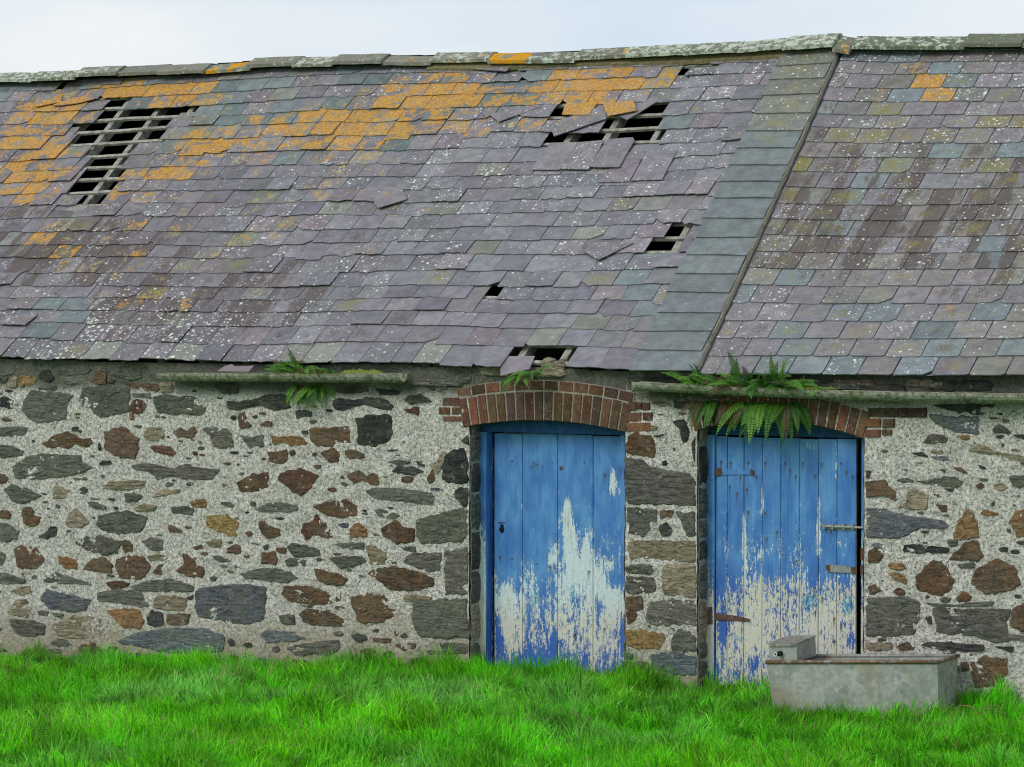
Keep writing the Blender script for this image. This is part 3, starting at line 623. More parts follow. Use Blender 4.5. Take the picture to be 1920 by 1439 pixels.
# tint: r dirt plus shade painted in under the eave, g warm, b moss
xv,zv=V[:,0],V[:,2]; tz=np.interp(xv,ex,ez_)
dirt_shade=np.clip(1-(tz-zv)/.30,0,1)**.7*1.1*(.75+.9*fbm(xv*3,zv*6,91,3))+np.clip(.22-(zv-np.interp(xv,gzx,gzz)),0,1)*1.6
warm=np.clip(1.0-(zv-np.interp(xv,gzx,gzz))*1.15,0,1)*np.clip(.85+(-xv)*.02,0,1)-np.clip((xv-2.8)*.35,0,.5)
moss=np.clip(1-np.abs(tz-zv-.17)/.12,0,1)*.5*((xv<-.6)|(xv>1.2))
def bigmesh(name,V,F,mat,parent,attrs,smooth=True):
    me=bpy.data.meshes.new(name); k=F.shape[1]
    me.vertices.add(len(V)); me.vertices.foreach_set('co',V.astype(np.float32).ravel())
    me.loops.add(F.size); me.loops.foreach_set('vertex_index',F.astype(np.int32).ravel())
    me.polygons.add(len(F)); me.polygons.foreach_set('loop_start',np.arange(0,F.size,k,dtype=np.int32))
    me.update(calc_edges=True)
    for kk,a in attrs.items():
        at=me.attributes.new(kk,'FLOAT_COLOR','POINT'); at.data.foreach_set('color',a.astype(np.float32).ravel())
    if smooth: me.polygons.foreach_set('use_smooth',np.ones(len(F),bool))
    me.materials.append(mat); o=bpy.data.objects.new(name,me); COL.objects.link(o)
    if parent is not None: o.parent=parent; o.location=(0,0,0)-WLOC[parent.name]+np.zeros(3)
    WLOC[o.name]=np.zeros(3); return o
wall=bigmesh('wall',V,F,M_MO,barn,{'tint':np.stack([dirt_shade,warm,moss,np.ones(len(V))],1)})
tag(wall,'front wall of rubble stones in pale lime mortar')
# solid core, reveals, gables and rear wall
g=Geo()
for a,b,z1_ in ((BX0,O1[0],2.33),(O1[1],O2[0],2.33),(O2[1],BX1,2.33)): box(g,(a+.004,.045,Z0),(b-.004,.55,z1_+.11))
for O,A in ((O1,A1),(O2,A2)):
    n=14; V=[]
    for i in range(n+1):
        x=O[0]+(O[1]-O[0])*i/n; zz=A[1]+math.sqrt(max(A[2]**2-(x-A[0])**2,0)); V+=[(x,.23,zz+.006),(x,.55,zz+.006),(x,.23,2.36),(x,.55,2.36)]
    F=[]
    for i in range(n): a=i*4;b=a+4; F+=[(a,a+1,b+1,b),(a,b,b+2,a+2),(a+1,a+3,b+3,b+1),(a+2,b+2,b+3,a+3)]
    g.add(V,F)
box(g,(BX0,.55,Z0),(BX0+.5,2*YR-YE-.3,2.3)); box(g,(BX1-.5,.56,Z0),(BX1-.002,2*YR-YE-.3,2.3)); box(g,(BX0+.5,2*YR-YE-.8,Z0),(BX1-.5,2*YR-YE-.302,2.62))
box(g,(BX0+.5,.56,-.30),(BX1-.5,2*YR-YE-.8,-.25))
for xg in (BX0,BX1-.4):
    g.add([(xg,0.1,2.3),(xg+.4,0.1,2.3),(xg+.4,2*YR-.1,2.3),(xg,2*YR-.1,2.3),(xg,YR,5.0),(xg+.4,YR,5.0)],[(0,1,5,4),(1,2,5),(2,3,4,5),(3,0,4),(0,3,2,1)])
mk('wall_core',g,M_CORE,barn)
# plain pointed face beyond the picture on both sides
for a,b in ((BX0,-6.09),(5.18,BX1)):
    g=Geo(); nx_=int((b-a)/.06); nz_=52; V=[];F=[]
    for j in range(nz_+1):
        for i in range(nx_+1):
            x=a+(b-a)*i/nx_; z=-.5+3.0*j/nz_; V.append((x,-(float(vn(x*9,z*9,1))-.5)*.02,min(z,float(wtop(x)))))
    for j in range(nz_):
        for i in range(nx_): k=j*(nx_+1)+i; F.append((k,k+1,k+nx_+2,k+nx_+1))
    mk('wall_face',g.add(V,F,tint=(.1,.3,.1,1)),M_MO,barn,smooth=True)
# jamb faces of the openings (lime washed rubble)
for x,s in ((O1[0],1),(O1[1],-1),(O2[0],1),(O2[1],-1)):
    V=[];F=[];n=120;m_=14
    for j in range(n+1):
        z=-.4+2.32*j/n
        for i in range(m_+1):
            y=-.005+.32*i/m_; V.append((x+s*((float(fbm(y*14+9,z*14,33,3))-.5)*.02+.004),y,z))
    for j in range(n):
        for i in range(m_): a=j*(m_+1)+i; F.append((a,a+1,a+m_+2,a+m_+1))
    mk('jamb',Geo().add(V,F,tint=(.35,.5,.1,1)),M_MO,wall,smooth=True)
# ---- stones, traced
ZO={'A':(0,680),'B':(440,680),'C':(0,950),'D':(440,950),'E':(860,680),'F':(860,960),'G':(1440,680),'H':(1440,1000)}
TON={'g':(95,95,87),'b':(94,100,105),'n':(92,76,61),'r':(92,68,56),'o':(136,106,72),'t':(138,127,106),'k':(60,61,59),'y':(148,126,82)}
STN='''A g 165,350 185,280 240,210 400,215 550,245 520,300 500,430 280,455 200,400
A g 595,290 620,190 800,175 970,190 965,370 780,410 720,390 680,340 600,330
A g 1145,260 1250,235 1340,260 1400,245 1500,270 1550,360 1500,400 1350,390 1180,380
A k 0,260 40,255 105,290 100,350 60,350 0,330
A r 970,330 1000,270 1050,285 1110,310 1080,370 1030,390 980,365
A o 970,385 990,375 1005,425 975,435
A k 1650,320 1700,285 1770,295 1900,275 2000,240 2100,235 2165,260 2175,340 2060,360 1950,320 1780,360 1700,345
A g 0,490 100,475 215,490 180,550 120,550 0,550
A n 310,610 360,590 400,545 500,520 560,540 610,575 680,565 700,600 650,635 560,610 520,650 450,630 380,645
A n 785,520 910,475 980,525 1045,580 1040,680 1000,725 850,700 785,650
A k 735,610 750,600 765,640 750,665 735,650
A t 1075,550 1100,490 1210,480 1235,520 1225,575 1140,590 1080,575
A n 1300,520 1350,480 1395,520 1450,475 1480,520 1460,565 1330,560
A g 1510,495 1610,485 1690,490 1740,540 1760,635 1690,645 1610,635 1570,550
A r 1785,385 1840,375 1855,430 1885,475 1870,490 1800,490
A n 1120,630 1200,620 1280,630 1330,680 1290,705 1210,690 1150,670
A n 1440,670 1470,660 1485,690 1455,700
A g 0,620 60,615 150,650 190,665 180,700 0,720
A g 95,780 210,700 330,680 610,700 600,740 690,790 600,830 470,860 230,885 110,870
A k 730,765 770,735 830,735 830,765 760,775
A g 985,775 1100,755 1200,770 1300,795 1390,760 1500,790 1650,805 1600,880 1400,880 1280,850 1190,880 1110,815 1000,800
A r 0,830 45,835 70,880 40,910 0,905
A g 30,960 100,915 200,940 320,1000 240,1030 180,1060 100,1045 70,1000
A t 400,940 440,920 540,960 550,1010 400,1030
A t 760,925 830,890 990,885 1100,885 1090,940 900,960 790,950
A k 590,950 630,925 660,960 640,990 590,990
A g 930,985 1000,975 1080,1005 1030,1040 940,1050
A t 1140,1000 1230,950 1350,950 1330,985 1150,1010
A g 660,1050 700,1040 795,1080 790,1100 690,1095
A k 850,1085 880,1080 885,1105 860,1110
A o 1425,1040 1500,1020 1555,1030 1550,1090 1440,1085
A t 1000,1090 1080,1060 1170,1080 1150,1115 1020,1120
A g 1280,1090 1380,1070 1460,1100 1440,1145 1300,1130
A g 1650,1045 1720,1045 1765,1070 1740,1085 1660,1065
A n 0,1100 60,1110 90,1140 80,1175 0,1170
A n 165,1110 200,1080 250,1110 260,1150 315,1155 285,1220 240,1235 175,1210
A t 490,1200 540,1110 580,1090 640,1160 670,1200 600,1235 500,1235
A g 730,1150 850,1120 960,1110 1105,1165 1060,1270 900,1290 780,1270 725,1230
A k 285,1310 350,1270 380,1230 430,1230 430,1290 350,1330
A g 0,1200 60,1210 155,1270 130,1330 0,1340
A y 1550,1150 1690,1140 1780,1200 1775,1300 1700,1300 1545,1230
A n 1260,1215 1310,1230 1370,1265 1340,1280 1265,1270
A g 420,60 560,50 560,95 440,95
A g 570,50 690,50 650,90 580,92
A k 290,110 310,60 370,60 410,120 360,155
A y 130,150 150,95 280,110 270,160 150,190
A t 50,150 100,90 130,110 120,200 70,195
A g 440,150 470,105 640,95 670,150 560,165
A n 685,140 740,60 800,70 800,160 720,165
A g 815,85 870,60 1060,60 1070,110 1000,135 880,110
A k 805,120 870,130 850,160 810,155
A g 1085,110 1190,95 1200,130 1100,135
A n 900,150 1190,160 1190,220 1010,200
A g 980,230 1130,230 1130,270 1000,260
A t 1200,145 1290,160 1310,220 1200,225
A g 285,180 430,175 440,205 290,205
A k 1600,160 1800,150 1790,235 1680,240
A g 0,60 100,55 110,90 0,100
A k 0,110 60,110 40,160 0,155
C g 565,270 650,225 770,220 900,260 890,350 780,365 650,340
C n 905,260 960,250 1000,290 990,335 930,345
C n 110,320 160,290 270,300 335,390 320,440 270,470 130,465
C g 0,340 50,350 25,430 0,455
C o 440,370 520,390 580,400 580,465 490,470 440,420
C n 620,470 680,400 780,370 850,450 840,500 720,490
C n 870,400 960,365 1080,375 1130,450 1090,520 1010,550 900,530 870,480
C t 1100,375 1180,350 1265,380 1240,400 1110,410
C n 1140,500 1180,440 1220,430 1215,520
C n 1320,480 1380,430 1360,350 1420,370 1470,430 1530,460 1520,530 1400,530
C g 1060,260 1180,230 1225,260 1220,320 1140,340
C n 1440,305 1510,285 1520,320 1460,325
C t 1540,270 1610,245 1665,260 1650,310 1570,310
C r 1700,310 1770,280 1810,310 1805,360 1700,345
C g 1590,370 1650,370 1740,400 1735,420 1620,410
C g 0,495 60,500 200,555 180,580 0,585
C g 320,550 420,490 520,530 690,575 690,590 480,580 340,570
C b 305,680 350,620 480,650 690,700 640,780 500,790 370,765 310,710
C t 85,630 230,590 240,650 150,670
C t 60,800 120,700 200,690 245,770 200,830 100,820
C g 725,650 860,620 1050,630 1080,690 1130,750 1060,755 900,730 740,710
C g 985,600 1100,560 1280,545 1440,590 1440,640 1300,645 1130,640 1000,620
C r 790,570 890,555 975,575 960,605 830,615
C t 1150,700 1180,670 1340,670 1400,690 1380,780 1250,780 1150,760
C b 1455,730 1480,620 1650,590 1880,580 1960,605 1990,600 1985,840 1900,885 1860,890 1600,850 1490,830
C k 1105,830 1150,770 1210,790 1235,890 1160,905 1110,880
C n 1260,810 1420,805 1415,880 1350,895 1250,880
C o 800,780 940,760 1040,770 1085,850 1060,910 940,920 850,830
C g 280,780 370,785 360,825 290,815
C g 385,795 490,805 440,835
C g 60,845 200,850 345,880 330,960 180,975 100,930
C t 360,900 560,810 760,840 800,900 780,990 500,990 400,960
C b 895,1010 1000,950 1300,905 1560,920 1690,970 1660,1080 1500,1110 1250,1100 1100,1060 900,1030
C k 1400,680 1450,660 1450,700 1405,700
D g -100,860 -80,620 0,585 120,600 220,650 235,720 180,830 100,885 -20,885
B k 740,290 790,265 880,280 1010,260 1100,260 1200,320 1180,355 1100,350 1020,310 900,330 820,365 745,350
B k 445,365 520,350 585,370 580,410 520,405 470,425
B k 1270,280 1320,245 1400,240 1480,290 1400,300 1320,310
B r 1265,345 1330,350 1350,320 1385,330 1380,395 1300,375
B k 130,400 165,395 180,415 140,420
B n 185,470 240,435 280,450 270,480 220,475
B k 680,350 740,350 735,370 700,368
B n 565,500 620,490 860,475 870,600 720,630 600,630 570,570
B k 910,420 990,395 1170,390 1180,470 1190,530 1170,580 1100,610 1050,640 960,635 920,590 930,500
B g 30,540 110,560 210,540 225,630 110,650 80,600
B o 280,550 340,560 440,545 500,560 545,605 430,635 360,590 290,615
B n 250,675 390,655 400,720 380,755 265,750
B n 410,670 455,645 460,690 420,710
B n 650,670 740,640 800,700 790,745 720,755 660,700
B n 830,660 910,650 980,690 975,720 890,720 840,700
B n 600,770 650,765 650,790 610,795
B n 20,900 130,840 260,820 260,930 180,965 40,970
B r 330,850 400,810 530,800 640,850 600,900 560,960 500,1000 430,960 380,910 340,890
B n 840,850 930,800 1000,850 1045,820 1095,850 1090,915 1030,920 985,880 890,910
B g 1155,745 1210,730 1320,740 1310,760 1200,765
B k 1365,755 1430,765 1420,780 1380,775
B k 1185,815 1230,775 1330,780 1415,815 1340,850 1230,835
B n 1250,890 1265,855 1340,860 1335,890 1280,905
B k 500,510 545,510 545,535 510,540
B k 1140,655 1240,650 1200,670
B g 975,955 1060,940 1250,940 1480,980 1490,1070 1320,1050 1040,1020
B g 140,1100 300,1040 480,1075 460,1110 400,1125 200,1120
B n 585,1080 660,1050 740,1040 840,1020 920,1080 920,1150 840,1170 700,1150
B n 170,1200 220,1180 240,1220 340,1250 335,1310 250,1320 200,1280
B r 510,1210 590,1190 610,1130 660,1200 780,1270 720,1330 590,1290 540,1335 510,1270
B b 780,1215 830,1200 870,1220 850,1240 800,1235
B o 865,1260 900,1210 960,1205 1000,1250 990,1305 870,1320
B g 1055,1105 1120,1100 1245,1145 1180,1175 1080,1155
B n 1095,1260 1140,1210 1220,1190 1270,1240 1350,1245 1345,1350 1220,1365 1130,1310
B g 1370,1180 1480,1140 1700,1090 1750,1110 1755,1290 1700,1350 1400,1360 1365,1290
B k 1560,720 1600,670 1720,640 1750,740 1745,900 1700,920 1560,880
B n 1440,870 1490,780 1510,880 1460,910
B k 1630,980 1700,940 1750,950 1750,1070 1720,1085 1660,1030
B k 1690,590 1750,540 1755,620
B k 760,215 790,170 1040,180 1050,220 830,235
B k 1060,190 1180,200 1260,215 1240,245 1100,240
B g 1590,130 1780,110 1770,150 1600,155
B g 1510,200 1600,170 1610,200 1530,220
B t 1520,740 1560,670 1590,680 1550,800 1520,850 1460,760
D g 740,280 850,270 980,270 970,320 860,320
D g 390,300 440,270 640,320 650,370 450,385
D n 200,345 300,340 330,400 300,440 195,435
D k 210,300 250,280 255,330 215,330
D n 305,310 385,310 380,350 320,350
D g 380,400 430,385 540,400 530,450 380,445
D n 0,280 40,290 50,350 0,360
D o 65,365 110,365 110,385 75,390
D g 710,390 770,375 960,370 1000,410 920,440 800,465
D t 985,290 1050,285 1090,330 1140,340 1130,430 1030,440 1000,370
D g 40,500 240,455 420,490 490,540 390,575 180,550 60,540
D n 595,465 740,490 850,540 830,590 760,595 620,555
D n 990,500 1050,460 1220,450 1380,490 1490,540 1490,600 1380,635 1180,630 1090,570
D g 1260,420 1290,370 1380,345 1550,345 1545,480 1450,490 1350,450
D g 1240,300 1360,300 1360,345 1270,325
D g 1575,340 1690,320 1750,300 1755,600 1740,660 1580,660
D n 345,660 370,595 560,595 700,640 800,650 800,700 720,735 560,740 420,710
D n 875,680 990,650 1100,650 1220,770 1190,830 1060,880 920,860 890,760
D t 1265,680 1330,650 1480,680 1470,700 1280,710
D g 1335,710 1450,700 1745,690 1755,980 1500,985 1380,960 1340,850
D n 480,810 530,770 700,780 820,850 800,900 640,900 510,870
D g 330,820 440,810 450,890 350,880
D b 195,960 250,925 440,940 520,990 470,1010 230,1020
D g 380,1060 500,1030 770,1000 780,1060 720,1120 450,1120
D g 480,740 590,745 570,765
D n 1030,985 1180,990 1170,1020 1040,1015
D n 1195,935 1235,935 1230,975 1200,970
D g 1550,1020 1745,1030 1750,1100 1560,1115
E n 1262,560 1330,530 1440,545 1480,610 1470,715 1400,700 1262,680
E g 1258,720 1370,730 1450,780 1560,800 1740,830 1780,900 1785,1080 1500,1060 1280,1060 1258,1000
E k 1600,440 1690,420 1730,520 1720,600 1680,590 1660,500
E k 1745,600 1775,560 1778,760 1765,730
E g 1262,1090 1400,1090 1490,1110 1480,1200 1400,1310 1280,1290
E n 1505,1110 1620,1105 1610,1160 1510,1170
E k 1505,1220 1570,1195 1615,1260 1580,1300 1520,1305
E g 1630,1120 1778,1130 1776,1300 1720,1300 1680,1220
E k 1460,550 1550,535 1500,560
E t 1440,470 1500,480 1480,510 1440,505
E t 1450,250 1560,250 1605,330 1530,330 1450,310
E k 1620,250 1740,280 1740,350 1620,340
E k 1480,385 1540,385 1530,400
F t 1265,225 1350,215 1560,220 1780,215 1780,380 1600,365 1450,350 1290,370
F g 1255,410 1300,395 1480,400 1500,450 1440,470 1260,460
F g 1255,480 1330,485 1480,490 1480,600 1340,620 1255,600
F t 1530,400 1700,390 1780,400 1782,650 1650,630 1535,620
F n 1250,640 1380,630 1390,730 1260,735
F g 1430,680 1600,655 1780,665 1782,850 1450,850 1410,800
F n 1250,750 1350,745 1340,800 1270,850
F y 1250,890 1400,885 1540,920 1550,990 1500,1030 1330,1030 1250,990
F g 1600,960 1640,880 1740,900 1782,960 1780,1050 1600,1040
F g 1240,1060 1310,1060 1300,1105 1240,1100
F g 1235,1120 1420,1130 1430,1180 1235,1180
F b 1440,1070 1600,1050 1780,1090 1780,1230 1600,1220 1450,1170
F g 1235,1190 1330,1190 1320,1230 1235,1225
G b 1200,385 1330,400 1560,400 1585,440 1580,550 1400,520 1290,480 1230,440
G k 1230,320 1400,310 1720,310 1700,380 1560,395 1400,370
G g 1155,600 1210,545 1350,540 1340,600 1240,610
G o 1430,550 1510,540 1515,580 1440,580
G t 1500,660 1580,610 1640,625 1640,655 1900,700 1950,730 1860,740 1780,690 1540,670
G k 1680,500 1720,465 1780,480 1830,530 1690,530
G k 1830,540 1950,540 1950,580 1850,560
G n 735,890 870,885 950,960 960,1035 880,1000 740,1010
G t 990,1080 1035,1050 1045,960 1100,940 1200,990 1205,1100 1110,1110
G g 1110,885 1200,885 1290,855 1400,855 1455,900 1430,940 1300,930 1130,905
G k 1310,945 1400,945 1370,975
G r 1550,930 1590,900 1620,920 1590,950
G t 1690,930 1720,895 1790,930 1780,960 1700,960
G g 1810,850 1950,840 1950,940 1830,930
G b 740,1090 870,1090 960,1130 1050,1150 1200,1165 1320,1190 1350,1230 1300,1250 1120,1240 1050,1300 930,1320 750,1310
G r 1255,1065 1345,1070 1340,1115 1300,1120
G o 1390,1300 1420,1200 1490,1105 1540,1130 1570,1230 1590,1310 1500,1325 1400,1325
G o 1590,1130 1630,1100 1730,1130 1730,1145 1640,1155
G o 1800,1190 1860,1110 1960,1100 1960,1310 1860,1310 1840,1230
G k 1665,1060 1700,1035 1705,1070 1680,1085
G r 735,810 775,810 765,865 740,870
G b 1220,700 1330,705 1360,735 1240,730
G k 1070,680 1160,670 1200,700 1200,715 1160,710
G k 1280,800 1350,795 1330,830
G n 1380,790 1450,785 1500,835 1440,820
G k 1570,765 1620,780 1640,805 1590,800
G r 1235,985 1290,990 1270,1015
H k 1010,90 1100,80 1360,110 1350,150 1120,155 1020,140
H n 1350,195 1470,80 1560,48 1620,170 1600,210 1450,205
H g 1340,50 1425,50 1420,100 1350,95
H k 1720,110 1800,105 1800,145 1740,145
H n 748,130 800,110 860,170 830,220 750,230
H n 1110,330 1200,230 1230,200 1300,205 1340,260 1400,350 1380,430 1300,475 1150,440 1110,400
H n 1520,390 1560,280 1640,230 1710,190 1840,250 1880,330 1900,380 1820,430 1680,470 1560,410
H g 1430,230 1550,215 1560,260 1440,265
H o 895,230 1000,220 1040,260 980,280 910,265
H o 900,300 980,290 1050,350 1050,385 960,360
H r 935,430 980,405 1035,440 1020,465 960,470
H n 750,400 800,380 850,430 800,460 755,460
H n 1415,480 1470,430 1530,470 1510,510 1430,515
H k 1285,500 1330,475 1385,490 1340,520
H g 740,490 850,480 1040,480 1150,520 1140,640 1100,770 900,775 740,770
H g 1180,520 1400,540 1500,520 1700,510 1690,550 1480,553 1250,550
H g 1240,562 1500,562 1810,570 1790,720 1800,810 1700,820 1550,770 1350,760 1270,750
H r 1830,560 1960,500 1960,750 1850,720 1810,660
H k 1180,630 1230,620 1235,680 1200,680
H k 1145,840 1200,815 1400,820 1620,840 1620,885 1450,890 1250,870
H k 1690,850 1850,850 1840,900
H t 740,820 930,820 940,870 800,880 740,880
H n 960,850 1050,810 1105,880 1000,880
H n 1520,960 1620,930 1790,940 1790,1060 1740,1150 1550,1160 1520,1060
H n 1445,960 1500,970 1520,1030 1450,1040
H g 1790,750 1950,780 1950,810 1800,800'''
def stone_geo(P,ton,proud=None,jit=None):
    """rough-faced stone from an outline (x,z) on the wall; edges dip into the mortar"""
    P=[np.array(p) for p in P]; ar=sum(P[i][0]*P[(i+1)%len(P)][1]-P[(i+1)%len(P)][0]*P[i][1] for i in range(len(P)))/2
    if ar<0: P=P[::-1]; ar=-ar
    per=sum(np.linalg.norm(P[i]-P[(i+1)%len(P)]) for i in range(len(P))); n=int(min(64,max(12,per/.020)))
    d=[0]; 
    for i in range(len(P)): d.append(d[-1]+np.linalg.norm(P[i]-P[(i+1)%len(P)]))
    Q=[]; sd=random.randrange(9999); amp=min(.008,.06*math.sqrt(ar)) if jit is None else jit
    for k in range(n):
        t=(k+.3)*per/n; i=max(j for j in range(len(P)) if d[j]<=t); f=(t-d[i])/(d[i+1]-d[i]+1e-9); Q.append(P[i]*(1-f)+P[(i+1)%len(P)]*f)
    Q=np.array(Q); Q=Q*.9+(np.roll(Q,1,0)+np.roll(Q,-1,0))*.05
    c=Q.mean(0); nrm=Q-c; nrm/=np.linalg.norm(nrm,axis=1)[:,None]
    jn=RNG.normal(0,amp,n); jn=jn*.6+np.roll(jn,1)*.4; Q+=nrm*jn[:,None]
    pr=random.uniform(.006,.013) if proud is None else proud
    V=[];F=[]; rings=[(1.04,.05,0),(1.015,-pr*.3,.2),(.965,-pr*.95,.5),(.8,-pr*1.05,.9),(.5,-pr*1.1,1)]
    by=wy(c[0],c[1])
    for s,y,nz in rings:
        for q in Q:
            p=c+(q-c)*s; V.append((p[0],by+y-nz*(float(fbm(p[0]*20,p[1]*44,sd%97,3))-.5)*.020,p[1]))
    V.append((c[0],by-pr*1.15,c[1])); R=len(rings)
    for r in range(R-1):
        for k in range(n): a=r*n+k;b=r*n+(k+1)%n; F.append((a,b,b+n,a+n))
    for k in range(n): F.append(((R-1)*n+k,(R-1)*n+(k+1)%n,R*n))
    col=lin(jc(TON[ton],9,2.5))
    return Geo().add(V,F,tint=(*col,random.random()),lich=({'n':.5,'r':.3,'o':.5,'y':.5,'t':.1}.get(ton,-.2),random.uniform(0,1) if ton in 'gtb' else .1,.85 if ton in 'nroy' else .1,1)),c,ar
ST=[]
for ln in STN.split('\n'):
    z,t,*ps=ln.split(' '); ox,oy=ZO[z]; P=[]
    for p in ps:
        a,b=p.split(','); q=W(int(a)/4+ox,int(b)/4+oy); P.append((q[0],q[2]))
    ST.append((P,t))
pts_=[]
nst=0; smallG=Geo(); Rn=random.Random(5)
occ=[(np.mean([p[0] for p in P]),np.mean([p[1] for p in P]),P) for P,t in ST]
allst=[stone_geo(P,t) for P,t in ST]
# small pinning stones between the traced ones
def clear(x,z,w,h):
    for dx,dz in ((0,0),(-w,0),(w,0),(0,h),(0,-h),(-w,h),(w,h),(-w,-h),(w,-h)):
        for cx,cz,P in occ:
            if abs(cx-x)<.7 and abs(cz-z)<.45 and inpoly(x+dx,z+dz,P): return False
    for (a,b) in (O1,O2):
        if a-.05<x+w and x-w<b+.05 and z<2.2: return False
    return True
tries=0; small=[]
while tries<6000 and len(small)<330:
    tries+=1; x=Rn.uniform(-6,5.1); z=Rn.uniform(-.45,2.36)
    px,py=PX((x,0,z))
    big=(x<-5.5 or px>1930); s=Rn.uniform(.012,.035) if not big else Rn.uniform(.05,.12)
    if py<745: s=Rn.uniform(.02,.055)
    elif z<.42 and px<900: s=Rn.uniform(.03,.08)
    elif Rn.random()<.6: continue
    if 760<px<880 and 760<py<860: continue
    if (820<px<1235 and py<815) or (1290<px<1745 and py<830): continue
    w=s*Rn.uniform(.9,2.6); h=s*Rn.uniform(.4,.85)
    if not clear(x,z,w*1.15,h*1.2): continue
    n=Rn.randint(7,9); a0=Rn.uniform(0,6)
    P=[(x+w*math.cos(a0+6.283*k/n)*Rn.uniform(.6,1.15),z+h*math.sin(a0+6.283*k/n)*Rn.uniform(.75,1.1)) for k in range(n)]
    occ.append((x,z,P)); small.append((P,Rn.choice('ggkkkgnntb'))) 
sm=[stone_geo(P,t,.007) for P,t in small]
sm.sort(key=lambda a:-a[2]); room=300-len(allst)-8
for gg,c,a in allst+sm[:room]: mk('stone',gg,M_ST,wall)
for gg,c,a in sm[room:]: smallG.merge(gg)
tag(mk('pinning_stones',smallG,M_ST,wall),kind='stuff')
# quoin flanks on the jambs: stones seen edge-on inside the openings
for x,s in ((O1[0],1),(O2[0],1)):
    z=-.35
    while z<1.9:
        h=random.uniform(.14,.34); V=[];F=[]; sd=random.random()
        for j in range(5):
            for i in range(7):
                e=(i in (0,6)) or (j in (0,4)); V.append((x+s*((.0 if e else .016)+float(vn(i*1.3+sd*9,j*1.7+z*5,3))*.008),.012+i/6*random.uniform(.15,.17)+(0 if i else .0),z+.012+(h-.02)*j/4))
        for j in range(4):
            for i in range(6): a=j*7+i; F.append((a,a+1,a+8,a+7))
        col=lin(jc(TON[random.choice('gkgt')],7,2))
        mk('stone',Geo().add(V,F,tint=(*col,sd),lich=(-.2,.1,0,1)),M_ST,wall); z+=h
# ---- bricks
BT=[(98,74,60),(106,74,58),(90,66,57),(98,72,54),(120,80,60),(82,64,57),(108,80,64),(92,70,54)]
def brick(pt,parent,depth=.22,y0=-.012):
    """brick from four wall-face corners (x,z)"""
    P=[np.array(p) for p in pt]; c=sum(P)/4; V=[];b=.004
    for s,y in ((1,y0+.006),(0,y0),(1,depth)):
        for p in P:
            d=(p-c); q=p if s else c+d*(1-b/max(np.linalg.norm(d),.01)*1.6)
            V.append((q[0]+random.uniform(-.0015,.0015),y+random.uniform(-.002,.002),q[1]+random.uniform(-.0015,.0015)))
    F=[(4,5,6,7)]+[(k,(k+1)%4,4+(k+1)%4,4+k) for k in range(4)]+[(8+k,8+(k+1)%4,(k+1)%4,k) for k in range(4)]+[(11,10,9,8)]
    col=lin(jc(random.choice(BT),7,2.5))
    return mk('brick',Geo().add(V,F,tint=(*col,random.random())),M_BR,parent)
def arch(A,n,a0,a1,depth,label,outer=True,skip=None):
    cx,cz,R=A
    par=Geo(); N=24; V=[]
    H=.243 if outer else .215
    for i in range(N+1):
        a=a0+(a1-a0)*i/N
        for r,y in ((R+.003,-.003),(R+H+(.093 if outer else -.003),-.003),(R+H+(.093 if outer else -.003),.2),(R+.003,.2)): V.append((cx+r*math.cos(a),y,cz+r*math.sin(a)))
    F=[(k*4+q,k*4+(q+1)%4,k*4+4+(q+1)%4,k*4+4+q) for k in range(N) for q in range(4)]+[(3,2,1,0),tuple(N*4+k for k in range(4))]
    ar=mk('brick_arch',par.add(V,F,tint=(.38,.6,.25,1)),M_MO,barn); tag(ar,label)
    for k in range(n):
        b0=a0+(a1-a0)*(k+.09)/n; b1=a0+(a1-a0)*(k+.91)/n; hh=H*random.uniform(.96,1.0)
        brick([(cx+R*math.cos(b0),cz+R*math.sin(b0)),(cx+R*math.cos(b1),cz+R*math.sin(b1)),(cx+(R+hh)*math.cos(b1),cz+(R+hh)*math.sin(b1)),(cx+(R+hh)*math.cos(b0),cz+(R+hh)*math.sin(b0))][::-1],ar)
    if outer:
        m=max(1,int(round((a0-a1)*(R+H)/.118))) ; m=12
        for k in range(m):
            b0=a0+(a1-a0)*(k+.04)/m; b1=a0+(a1-a0)*(k+.96)/m; r0=R+H+.010; r1=r0+.078
            brick([(cx+r*math.cos(b),cz+r*math.sin(b)) for r,b in ((r0,b0),(r0,b1),(r1,b1),(r1,b0))][::-1],ar,y0=-.008)
    return ar
def ang(A,p): q=W(*p); return math.atan2(q[2]-A[1],q[0]-A[0])
arch(A1,18,ang(A1,(868,801)),ang(A1,(1176,811)),.2,'taller arch of two brick rings over the left door')
arch(A2,18,ang(A2,(1302,808)),ang(A2,(1620,821)),.2,'single ring brick arch over the right door, half hidden by fern',outer=False)
def brow(px0,px1,py0,py1): 
    a=W(px0,py1);b=W(px1,py1);c=W(px1,py0);d=W(px0,py0); brick([(a[0],a[2]),(b[0],b[2]),(c[0],c[2]),(d[0],d[2])],wall,.08,-.015)
for r in [(831,862,746,761),(824,845,764,777),(848,865,764,778),(832,866,781,790),(1180,1193,753,770),(1205,1220,755,769),(1178,1203,774,790),(1206,1225,774,789),(1176,1221,793,809),
          (1628,1686,765,782),(1688,1738,765,783),(1624,1652,785,801),(1656,1678,786,802),(1622,1651,806,820),(1654,1672,806,816),(1194,1204,755,768)]: brow(*r)
